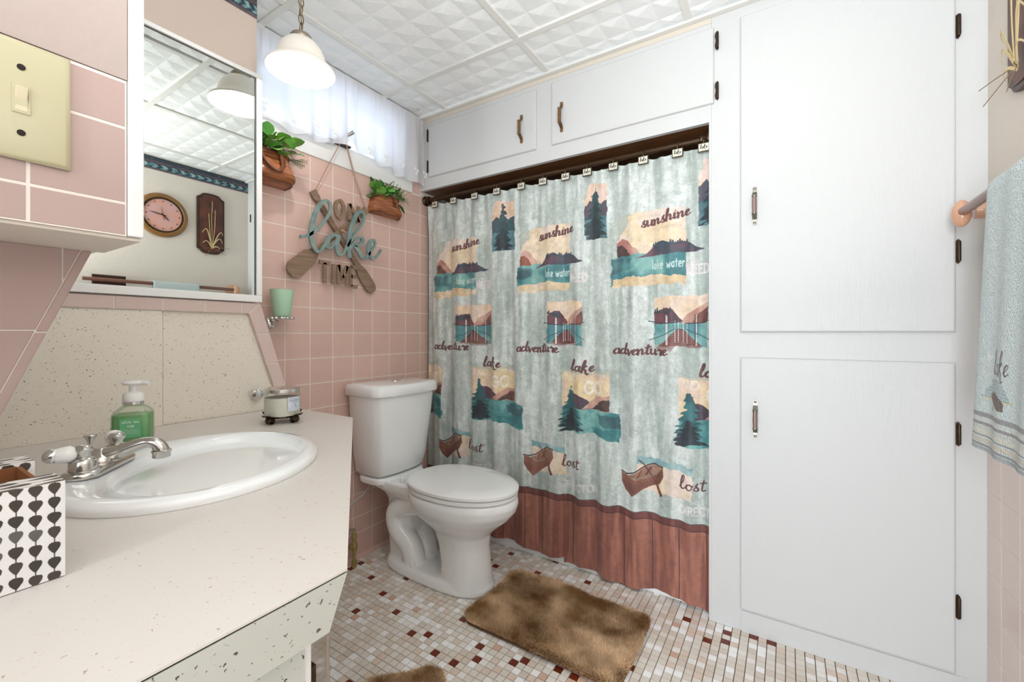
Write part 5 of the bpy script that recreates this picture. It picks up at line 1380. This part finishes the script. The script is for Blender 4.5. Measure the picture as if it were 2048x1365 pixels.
lake_s = [
 [(1.026, 1.468), (1.05, 1.475), (1.075, 1.49), (1.115, 1.53), (1.155, 1.585), (1.163, 1.625), (1.150, 1.645), (1.118, 1.625), (1.090, 1.57), (1.074, 1.50), (1.078, 1.455), (1.100, 1.420), (1.120, 1.428), (1.148, 1.470)],
 [(1.200, 1.500), (1.178, 1.503), (1.152, 1.478), (1.146, 1.448), (1.165, 1.446), (1.190, 1.475), (1.206, 1.508)], [(1.206, 1.508), (1.196, 1.462), (1.205, 1.425), (1.228, 1.430), (1.248, 1.465)],
 [(1.248, 1.465), (1.29, 1.53), (1.330, 1.585), (1.342, 1.620), (1.325, 1.640), (1.295, 1.615), (1.270, 1.55), (1.256, 1.48), (1.262, 1.415)], [(1.262, 1.455), (1.300, 1.505), (1.325, 1.520), (1.332, 1.500), (1.305, 1.478), (1.290, 1.475), (1.312, 1.450), (1.330, 1.425), (1.352, 1.428)],
 [(1.352, 1.428), (1.385, 1.470), (1.405, 1.500), (1.398, 1.520), (1.375, 1.505), (1.366, 1.465), (1.385, 1.432), (1.410, 1.438), (1.442, 1.482)]]
for st in lake_s:
    P_ = catmull(st, 6); wd = []
    for i in range(len(P_)):
        a_, c_ = P_[max(i - 1, 0)], P_[min(i + 1, len(P_) - 1)]; dx, dz = c_[0] - a_[0], c_[1] - a_[1]
        wd.append(.0115 + .008 * max(0, -dz / (math.hypot(dx, dz) + 1e-9)))
    b.ribbon([(p[0], yo - .036 - .0002 * lake_s.index(st), p[1]) for p in P_], wd, (0, 1, 0), .009)
b.build('script_word', M_teal, sg)
b = MB(); hk = (1.235, YA - .035, 1.948)
b.tube([(1.108, yo - .004, 1.672), (1.16, yo - .012, 1.79), hk], .0019, 6); b.tube([(1.366, yo - .016, 1.658), (1.31, yo - .014, 1.78), (1.252, YA - .033, 1.942), hk], .0019, 6); b.tube([(1.372, yo - .016, 1.662), (1.317, yo - .014, 1.782), (1.254, YA - .033, 1.944)], .0016, 6)
b.build('twine', M_twine, sg)
b = MB()
for k in range(4): b.tube([(1.218 + .004 * k, yo - .034, 1.528), (1.225, yo - .030, 1.536 + .002 * k), (1.248 - .003 * k, yo - .034, 1.530)], .0018, 6)
b.sphere((1.232, yo - .034, 1.532), .006, 8, 6); b.build('twine_knot', M_twine, sg, smooth=True)

# ------------------------------------------------------------------ cup and holder
hx_, hy_ = 0.936, 1.652
hol = thing('cup_holder', (hx_, YA, 1.125), 'small chrome wall shelf holding the mint green cup', 'cup holder')
b = MB()
b.lathe([(0.0285, -0.006), (0.034, -0.004), (0.036, 0.0), (0.034, 0.004), (0.0285, 0.005)], (hx_, hy_, 1.131), 36)
for k in range(12):
    a = 2 * PI * k / 12; b.sphere((hx_ + .038 * math.cos(a), hy_ + .038 * math.sin(a), 1.131), .0075, 8, 6, (1, 1, .8))
b.build('ring_shelf', M_chrome, hol, smooth=True)
b = MB(); b.lathe([(0.024, 0.0), (0.024, -0.004), (0.016, -0.012), (0.004, -0.016)], (hx_ - .005, YA, 1.113), 24, 'y'); b.tube([(hx_ - .005, YA - .008, 1.112), (hx_ - .004, YA - .030, 1.112), (hx_ - .002, YA - .044, 1.122)], [.008, .007, .006], 10)
b.build('wall_mount', M_chrome, hol, smooth=True)
cup = thing('mint_cup', (hx_, hy_, 1.137), 'mint green plastic tumbler on the chrome wall shelf', 'cup')
b = MB(); b.lathe([(0.0275, 0), (0.029, 0.002), (0.043, 0.104), (0.0442, 0.105), (0.0418, 0.104), (0.0275, 0.006), (0.001, 0.005)], (hx_, hy_, 1.1365), 40); b.build('tumbler', mat('mint_plastic', '#b6dcc0', rough=0.35), cup, smooth=True)

# ------------------------------------------------------------------ toilet
tc_x = 1.455
toi = thing('toilet', (tc_x, 1.3, 0), 'white two-piece toilet with the lid down between vanity and shower curtain', 'toilet')
def egg(hw, yf, yb, z, yc=None, n=40, pf=2.0, pb=2.6, cx=tc_x):
    yc = yc if yc is not None else yf + (yb - yf) * .55; out = []
    for i in range(n):
        t = 2 * PI * i / n; c, s = math.cos(t), math.sin(t)
        p_ = pf if s < 0 else pb
        x = math.copysign(abs(c) ** (2 / p_), c) * hw; y = math.copysign(abs(s) ** (2 / p_), s)
        out.append((cx + x, yc + y * ((yc - yf) if s < 0 else (yb - yc)), z))
    return out
b = MB()
b.loft([egg(.112, 1.030, 1.60, 0.001, 1.25, pf=2.4, pb=3.2), egg(.114, 1.028, 1.60, .012, 1.25, pf=2.4, pb=3.2), egg(.108, 1.038, 1.592, .036, 1.25, pf=2.4, pb=3.2), egg(.098, 1.05, 1.58, .045, 1.25, pf=2.4, pb=3.2)])
b.loft([egg(.100, 1.036, 1.26, .03, 1.15), egg(.094, 1.045, 1.26, .10, 1.15), egg(.090, 1.052, 1.28, .18, 1.16), egg(.100, 1.045, 1.30, .235, 1.17), egg(.135, 1.0, 1.34, .275, 1.17), egg(.165, .955, 1.37, .31, 1.18), egg(.182, .925, 1.40, .345, 1.19), egg(.186, .915, 1.41, .375, 1.19), egg(.182, .920, 1.41, .397, 1.19), egg(.176, .928, 1.405, .402, 1.19)])
for s in (-1, 1):
    b.tube(catmull([(tc_x + s * .028, 1.20, .25), (tc_x + s * .040, 1.32, .30), (tc_x + s * .050, 1.42, .305), (tc_x + s * .056, 1.515, .255), (tc_x + s * .054, 1.505, .175), (tc_x + s * .045, 1.44, .11), (tc_x + s * .04, 1.42, .03)], 5), [.05] * 31, 14)
b.loft([egg(.062, 1.44, 1.59, .03, 1.51, pf=3, pb=3), egg(.062, 1.45, 1.60, .30, 1.52, pf=3, pb=3), egg(.085, 1.40, 1.66, .36, 1.52, pf=3, pb=3)])
b.loft([egg(.10, 1.30, 1.56, .335, 1.43, pf=3, pb=3), egg(.118, 1.28, 1.69, .37, 1.48, pf=3.2, pb=4), egg(.120, 1.28, 1.70, .405, 1.48, pf=3.2, pb=4)])
b.loft([egg(.150, 1.52, 1.70, .385, 1.61, pf=4, pb=4), egg(.152, 1.52, 1.70, .415, 1.61, pf=4, pb=4)])
bo = b.build('bowl', M_porc, toi)
rm = bo.modifiers.new('remesh', 'REMESH'); rm.mode = 'VOXEL'; rm.voxel_size = 0.0055; rm.use_smooth_shade = True
sm = bo.modifiers.new('smooth', 'SMOOTH'); sm.iterations = 7; sm.factor = 0.6
dg = bpy.context.evaluated_depsgraph_get(); nm = bpy.data.meshes.new_from_object(bo.evaluated_get(dg)); bo.modifiers.clear(); bo.data = nm
nm.polygons.foreach_set('use_smooth', [True] * len(nm.polygons))
def tank(hw, yf, bow, yb, z, n=10, r=.03):
    out = []
    pts = [(-hw, yb), (hw, yb), (hw, yf + .028)]
    front = [(hw * math.cos(PI * i / n), yf + .026 - bow * math.sin(PI * i / n) ** .8) for i in range(0, n + 1)]
    return [(tc_x + x, y, z) for x, y in [(-hw + .012, yb), (hw - .012, yb), (hw, yb - .012)] + [(hw, yf + .045)] + [(x * .985 if abs(x) > hw * .9 else x, y) for x, y in front[1:-1]] + [(-hw, yf + .045), (-hw, yb - .012)]]
b = MB(); b.loft([tank(.138, 1.545, .040, 1.69, .418), tank(.150, 1.530, .045, 1.70, .435), tank(.158, 1.522, .047, 1.702, .50), tank(.178, 1.505, .05, 1.705, .70), tank(.184, 1.50, .05, 1.706, .788)])
b.build('tank', M_porc, toi, smooth=True, auto=50)
b = MB(); b.loft([tank(.192, 1.492, .052, 1.712, .787), tank(.198, 1.486, .053, 1.714, .793), tank(.198, 1.486, .053, 1.714, .826), tank(.192, 1.492, .052, 1.710, .838), tank(.17, 1.51, .045, 1.69, .842)])
b.build('tank_lid', M_porc, toi, smooth=True, auto=50)
b = MB(); b.lathe([(.026, 0), (.026, .004), (.022, .006), (.002, .0065)], (tc_x + .01, 1.60, .842), 24); b.build('flush_button', M_chrome, toi, smooth=True)
b = MB(); b.loft([egg(.178, .928, 1.395, .4025, 1.18, pb=2.8), egg(.184, .920, 1.40, .407, 1.18, pb=2.8), egg(.184, .920, 1.40, .418, 1.18, pb=2.8), egg(.178, .928, 1.395, .422, 1.18, pb=2.8)]); b.build('seat', M_seat, toi, smooth=True)
b = MB(); b.loft([egg(.178, .926, 1.42, .4235, 1.18, pb=2.5), egg(.186, .916, 1.425, .427, 1.18, pb=2.5), egg(.186, .916, 1.425, .438, 1.18, pb=2.5), egg(.180, .925, 1.42, .444, 1.18, pb=2.5), egg(.12, .99, 1.36, .448, 1.18, pb=2.5)]); b.build('seat_lid', M_seat, toi, smooth=True)
for s in (-1, 1):
    b = MB(); b.lathe([(.012, 0), (.013, .004), (.010, .018), (.004, .020)], (tc_x + s * .085, 1.452, .406), 14); b.build('seat_hinge', M_plast, toi, smooth=True)
b = MB(); b.lathe([(.012, .0), (.0105, .020), (.008, .024), (.001, .025)], (tc_x - .085, 1.39, .040), 18); b.build('bolt_cap', M_plast, toi, smooth=True)
b = MB(); b.lathe([(.012, -.02), (.012, 0.0)], (1.365, 1.65, .420), 12); b.build('supply_nut', M_plast, toi)
sup = thing('supply_valve', (1.285, 1.675, 0), 'corroded brass shut-off valve with a braided hose left of the toilet', 'water valve')
b = MB(); b.lathe([(.012, 0), (.010, .03), (.007, .034), (.008, .07), (.013, .078), (.0145, .10), (.012, .112), (.008, .118), (.008, .130), (.012, .134), (.011, .15), (.006, .156), (.006, .175)], (1.285, 1.675, 0), 14)
b.lathe([(.006, 0), (.006, -.018), (.011, -.02), (.011, -.026)], (1.285, 1.675, .10), 12, 'x'); b.build('valve_body', mat('corroded_brass', '#8f8852', rough=.55, metal=.4, col2='#a8925c', vscale=50), sup, smooth=True)
b = MB(); b.tube(catmull([(1.285, 1.675, .17), (1.20, 1.665, .22), (1.235, 1.662, .285), (1.32, 1.655, .325), (1.36, 1.65, .37), (1.365, 1.65, .400)], 8), .0048, 8); b.build('braided_hose', mat('braided_steel', '#b5b1ab', rough=.35, metal=.7, bump=1, bscale=400), sup, smooth=True)

# ------------------------------------------------------------------ rugs
def rug(name, cx_, cy_, hw, hl, ang_, r, label, seed, nb):
    g = thing(name, (cx_, cy_, 0.001), label, 'bath mat')
    ca, sa = math.cos(ang_), math.sin(ang_)
    W = lambda x, y, z: (cx_ + x * ca - y * sa, cy_ + x * sa + y * ca, z)
    def rr(ins, z):
        return [W(p[0], p[1], z) for p in rrect(0, 0, hw - ins, hl - ins, z, max(r - ins, .01), 0, 8)]
    b = MB(); b.loft([rr(.006, .001), rr(.0, .006), rr(.004, .014), rr(.014, .017)]); b.build('backing', mat('brown_mat_backing', '#5d4029', rough=.95), g)
    R = np.random.default_rng(seed); n = nb
    x = R.uniform(-hw, hw, n); y = R.uniform(-hl, hl, n)
    ix_ = np.maximum(np.abs(x) - (hw - r), 0); iy_ = np.maximum(np.abs(y) - (hl - r), 0)
    k = np.hypot(ix_, iy_) < r - .002; x, y = x[k], y[k]; n = len(x)
    dx = np.minimum(hw - np.abs(x), hl - np.abs(y)); 
    base = .012 + 0 * x
    lean = R.normal(0, .004, (n, 2)); edge_ = np.clip(1 - dx / .03, 0, 1)
    rad = np.stack([x / hw, y / hl], 1); lean += rad * edge_[:, None] * .012
    # brushed patches: pile leans one way or another
    f1 = np.sin(x * 17 + 3 * np.sin(y * 9 + seed)) + np.sin(y * 13 + 2 * np.sin(x * 15)); lean[:, 0] += .006 * np.clip(f1, -1, 1); lean[:, 1] += .004 * np.clip(np.cos(x * 21 + y * 8), -1, 1)
    hgt = .016 + R.uniform(-.003, .004, n) - edge_ * .006 + .0015 * f1
    th_ = R.uniform(0, PI, n); wv_ = .0011
    px1 = x + np.cos(th_) * wv_; py1 = y + np.sin(th_) * wv_; px2 = x - np.cos(th_) * wv_; py2 = y - np.sin(th_) * wv_
    tx, ty = x + lean[:, 0], y + lean[:, 1]
    def tf(X, Y, Z): return np.stack([cx_ + X * ca - Y * sa, cy_ + X * sa + Y * ca, Z], 1)
    v = np.empty((n * 3, 3)); v[0::3] = tf(px1, py1, base); v[1::3] = tf(px2, py2, base); v[2::3] = tf(tx, ty, base + hgt)
    me = bpy.data.meshes.new('pile'); org = np.array([cx_, cy_, .001])
    v = v - org
    me.vertices.add(n * 3); me.vertices.foreach_set('co', v.ravel().astype(np.float32)); me.loops.add(n * 3); me.loops.foreach_set('vertex_index', np.arange(n * 3, dtype=np.int32))
    me.polygons.add(n); me.polygons.foreach_set('loop_start', np.arange(0, n * 3, 3, dtype=np.int32)); me.update(calc_edges=True)
    # tufts mix several tones at random, each mottled by noise
    mi = R.choice(3, n, p=[.45, .35, .2]).astype(np.int32); me.polygons.foreach_set('material_index', mi)
    for c, c2_ in (('#fbdcb4', '#a0774e'), ('#f0ca9b', '#8b6440'), ('#fff0d2', '#ba9267')): me.materials.append(mat('tuft_' + c[1:], c, rough=.9, spec=.1, col2=c2_, vscale=9, vdetail=5))
    o = bpy.data.objects.new('pile', me); COL.objects.link(o); place(o, tuple(org), g); o['kind'] = 'stuff'
rug('bath_mat', 1.448, 0.722, .196, .300, 0.0, .045, 'brown shaggy bath mat lying in front of the shower curtain', 3, 120000)
dU = Vector((0.611, 0.792)); dN = Vector((0.792, -0.611))
cr = Vector((1.045, 0.935)) - dU * .30 - dN * .125
rug('bath_mat', cr.x, cr.y, .125, .30, math.atan2(dU.y, dU.x) - PI / 2, .05, 'brown shaggy bath mat at the foot of the vanity, mostly out of view', 9, 120000)

# ------------------------------------------------------------------ right wall: plaque, clock, towel rail, towel
pq = thing('reed_plaque', (1.495, YD + .01, 1.65), 'dark brown shaped wooden plaque with dried reeds, high on the towel wall', 'wall plaque')
def pshape(ins):
    x0, x1, z0_, z1_ = 1.405 + ins, 1.585 - ins, 1.655 + ins, 2.095 - ins; c = 1.495
    L = [(x0, z0_ + .035), (x0 + .02, z0_ + .022), (x0 + .035, z0_ + .008)] + [(c + (.055) * math.cos(PI + PI * i / 8), z0_ + .008 - .010 * math.sin(PI * i / 8)) for i in range(9)] + [(x1 - .035, z0_ + .008), (x1 - .02, z0_ + .022), (x1, z0_ + .035)]
    return L + [(x, z0_ + z1_ - z) for x, z in L[::-1]]
b = MB(); b.prism(pshape(0), YD + .0005, YD + .014, 'y'); b.build('board', mat('near_black_brown_wood', '#3f2a20', rough=.4, var=.3, vscale=20), pq, bevel=.003)
b = MB(); b.prism([(p[0], p[1]) for p in pshape(.016)], YD + .0142, YD + .0165, 'y'); b.build('inner_panel', mat('red_brown_panel', '#6a3a2c', rough=.4, col2='#4a2a20', vscale=10), pq)
b = MB(); y_ = YD + .024
reeds = [[(1.495, 1.70), (1.498, 1.80), (1.494, 1.90), (1.499, 2.02)], [(1.495, 1.71), (1.482, 1.82), (1.476, 1.93)], [(1.496, 1.71), (1.512, 1.83), (1.516, 1.96)]]
leaves_ = [[(1.493, 1.71), (1.470, 1.80), (1.452, 1.83), (1.432, 1.80)], [(1.495, 1.70), (1.52, 1.75), (1.545, 1.77), (1.565, 1.74)], [(1.493, 1.70), (1.47, 1.735), (1.45, 1.742), (1.435, 1.725)], [(1.495, 1.695), (1.515, 1.71), (1.535, 1.705), (1.545, 1.69)], [(1.495, 1.70), (1.53, 1.79), (1.552, 1.82), (1.568, 1.80)]]
for k, st in enumerate(reeds): b.tube([(x, y_ + .002 * k, z) for x, z in catmull(st, 4)], .0016, 6)
for k, st in enumerate(leaves_):
    P_ = catmull(st, 5); n = len(P_); b.ribbon([(x, y_ + .012 * math.sin(PI * i / n), z) for i, (x, z) in enumerate(P_)], [.008 * (1 - .8 * i / n) + .001 for i in range(n)], (0, 1, 0), .001)
b.build('dried_reeds', mat('straw', '#cdb88a', rough=.6), pq)
b = MB()
for k, (st, hh) in enumerate([((1.499, 2.02), .05), ((1.476, 1.93), .04), ((1.516, 1.96), .045)]):
    b.lathe([(.001, -hh / 2), (.0045, -hh / 4), (.005, 0), (.0035, hh / 3), (.001, hh / 2)], (st[0], y_ + .002 * k, st[1]), 8)
for dx, dz, ln in [(-.05, -.018, .10), (.04, -.03, .09), (-.03, -.045, .11), (.055, .0, .06)]:
    b.tube([(1.495, y_, 1.705), (1.495 + dx, y_ + .02, 1.705 + dz), (1.495 + dx * 2, y_ + .035, 1.705 + dz * 1.8)], .0011, 5)
hd = b.build('reed_heads', mat('dark_straw', '#8b7350', rough=.7), pq); hd['kind'] = 'stuff'
ck = thing('wall_clock', (1.205, YD + .01, 1.725), 'round brown clock with a pink face, seen in the mirror', 'clock')
cc = (1.205, YD + .0005, 1.874)
MB().lathe([(.146, 0), (.148, .006), (.140, .018), (.122, .020), (.116, .014)], cc, 56, 'y', cap1=False).build('rim', mat('tan_wood_rim', '#8a6233', rough=.35, var=.15, vscale=12), ck, smooth=True)
MB().lathe([(.1155, .012), (.1155, .018), (.108, .018), (.108, .012)], cc, 56, 'y').build('inner_ring', M_dark, ck, smooth=True)
MB().lathe([(.108, .010), (.108, .0125)], cc, 56, 'y').build('dial', mat('pink_marbled_dial', '#d99c84', rough=.4, col2='#cfa6a6', vscale=14), ck)
b = MB(); yk = cc[1] + .0155
def hand(dx, dz, w_, tail=.25): b.ribbon([(cc[0] - dx * tail, yk, cc[2] - dz * tail), (cc[0] + dx * .5, yk, cc[2] + dz * .5), (cc[0] + dx, yk, cc[2] + dz)], [w_, w_ * 1.3, w_ * .3], (0, 1, 0), .001)
hand(.035, -.035, .006); hand(-.075, .012, .005); hand(-.012, .055, .002, .6); b.build('hands', mat('dark_hands', '#3a2d38', rough=.5), ck)
b = MB()
for k in range(12):
    a = k * PI / 6; b.sphere((cc[0] + .092 * math.cos(a), cc[1] + .0135, cc[2] + .092 * math.sin(a)), .004, 8, 5, (1, .3, 1))
b.build('hour_marks', M_bronze, ck)

tr_ = thing('towel_rail', (1.2, YD + .09, 1.40), 'brown wooden towel rail with peach ceramic end beside the cupboard', 'towel rail')
ry, rz = -0.397, 1.398
MB().lathe([(.0115, 0), (.0115, .84)], (0.79, ry, rz), 18, 'x').build('bar', mat('grey_brown_bar', '#7a5040', rough=.3, coat=.4), tr_, smooth=True)
M_peach = mat('peach_ceramic', '#cf9f82', rough=.2, coat=.3)
def bracket(x):
    b = MB(); b.lathe([(.040, .0005), (.041, .010), (.032, .022), (.022, .040), (.019, .060)], (x, YD, rz), 28, 'y')
    b.sphere((x, ry, rz - .002), .027, 20, 14, (.85, .75, 1.35)); return b.build('end_bracket', M_peach, tr_, smooth=True)
bracket(1.635)
b = MB(); b.box(0.835, 0.995, YD + .062, YD + .072, 1.345, 1.43); b.box(0.85, 0.98, YD + .0005, YD + .061, 1.38, 1.40); bk = b.build('wood_block', mat('dark_walnut', '#3e2519', rough=.4), tr_, bevel=.006)
for x in (.88, .955): MB().sphere((x, YD + .073, 1.39), .005, 10, 6, (1, .4, 1)).build('screw', M_pewter, bk, smooth=True)

def paint_towel():
    C = Canvas(0, .27, 0, .62, 1800, '#cbd8d8')
    C.a += (vnoise(C.H, C.W, 5, 8, 2)[..., None] - .5) * .10
    for v0_, v1_, c in [(.118, .128, '#8f8c8e'), (.110, .113, '#dcd8cc'), (.101, .107, '#8f8788'), (.092, .099, '#c9cdc4'), (.083, .090, '#dcd5c4'), (.077, .080, '#857d7e'), (.064, .074, '#cfc8ba'), (.056, .061, '#8f8c90'), (.050, .054, '#a8b3b8')]:
        v0_ -= .046; v1_ -= .046
        r = C.win(0, .27, v0_, v1_); sl, U, V = r; C.comp(sl, ((V > v0_) & (V < v1_)).astype(np.float32), c)
    C.text('lake', CUR, .088, .168, .165, .022, .0048, '#4a3a3c', calli=.5, slant=.12)
    C.text('the', BLK, .055, .198, .078, .009, .0014, '#f3f5f4', .9)
    C.text('is my', BLK, .105, .142, .16, .007, .0012, '#f3f5f4', .8)
    du, dv = -.070, -.060
    for q in range(12):
        v = .150 + .028 + .0035 * q + dv; l = .115 + .004 * q + du; rr2 = .245 - .003 * q + du
        C.stroke([(l + .005 * math.sin(q), v), ((l + rr2) / 2, v + .001), (rr2, v)], .0016, ['#53707a', '#7e99a0'][q % 2], .8)
    C.stroke([(.12 + du, .176 + dv), (.17 + du, .172 + dv), (.25 + du, .176 + dv)], .004, '#d9c9a4', .9)
    C.poly([(x + du, z + dv) for x, z in [(.225, .158), (.205, .156), (.165, .165), (.150, .180), (.152, .187), (.175, .192), (.215, .180), (.226, .172)]], '#5b4232', '#6e5240', .001)
    for q in range(4): C.stroke([(.160 + .012 * q + du, .190 - .002 * q + dv), (.170 + .012 * q + du, .180 - .002 * q + dv)], .003, '#2d2019')
    C.stroke([(.222 + du, .165 + dv), (.158 + du, .176 + dv)], .0016, '#2d2019'); C.stroke([(.17 + du, .165 + dv), (.160 + du, .152 + dv)], .003, '#5b4232')
    return C
# (the towel is hung with its lettering mirrored on the cloth axis below so that it reads from the room)
tim = image_from('towel_print', paint_towel().a[:, ::-1])
M_towel = image_mat('seafoam_terry', tim, rough=.95, bump=1.0, bscale=260, sheen=.4, bstr=.006)
tw = MB(); uvt = []; NXT, NST = 54, 90
xa, xb_ = 1.125, 1.385
path = []
for k in range(NST + 1):
    s = k / NST; path.append(s)
def tpath(s):
    # 0 = front hem ... over the bar ... 1 = rear hem ; lengths: front .60, over .05, rear .45
    Lf, Lo, Lr = .578, .055, .42; d = s * (Lf + Lo + Lr)
    if d < Lf: t = d / Lf; return (ry + .0175 + .022 * (1 - t), rz - Lf + Lf * t, d)
    if d < Lf + Lo: a = (d - Lf) / Lo * PI; return (ry + .0175 * math.cos(a), rz + .0175 * math.sin(a), d)
    t = (d - Lf - Lo) / Lr; return (ry - .0175 - .004 * t, rz - Lr * t, d)
for k in range(NST + 1):
    y_, z_, d = tpath(k / NST)
    for i in range(NXT + 1):
        u = i / NXT; x = xa + (xb_ - xa) * u
        fr = max(0, 1 - d / .60)
        y2 = y_ + (.0028 * math.sin(u * 15 + .5) * (.3 + fr)) * (1 if d < .6 else .2)
        x2 = x + .012 * fr * (u - .5)
        tw.v.append((x2, y2, z_)); uvt.append((u, min(.615, d) / .62))
for k in range(NST):
    for i in range(NXT):
        a_ = k * (NXT + 1) + i; tw.f.append((a_, a_ + 1, a_ + NXT + 2, a_ + NXT + 1)); tw.mi.append(0)
tw.uv = uvt
to = tw.build('hand_towel', M_towel, None, smooth=True, auto=False)
so = to.modifiers.new('thick', 'SOLIDIFY'); so.thickness = .004; so.offset = 0
tag(to, 'pale seafoam hand towel with striped hem and embroidered boat on the rail', 'towel')
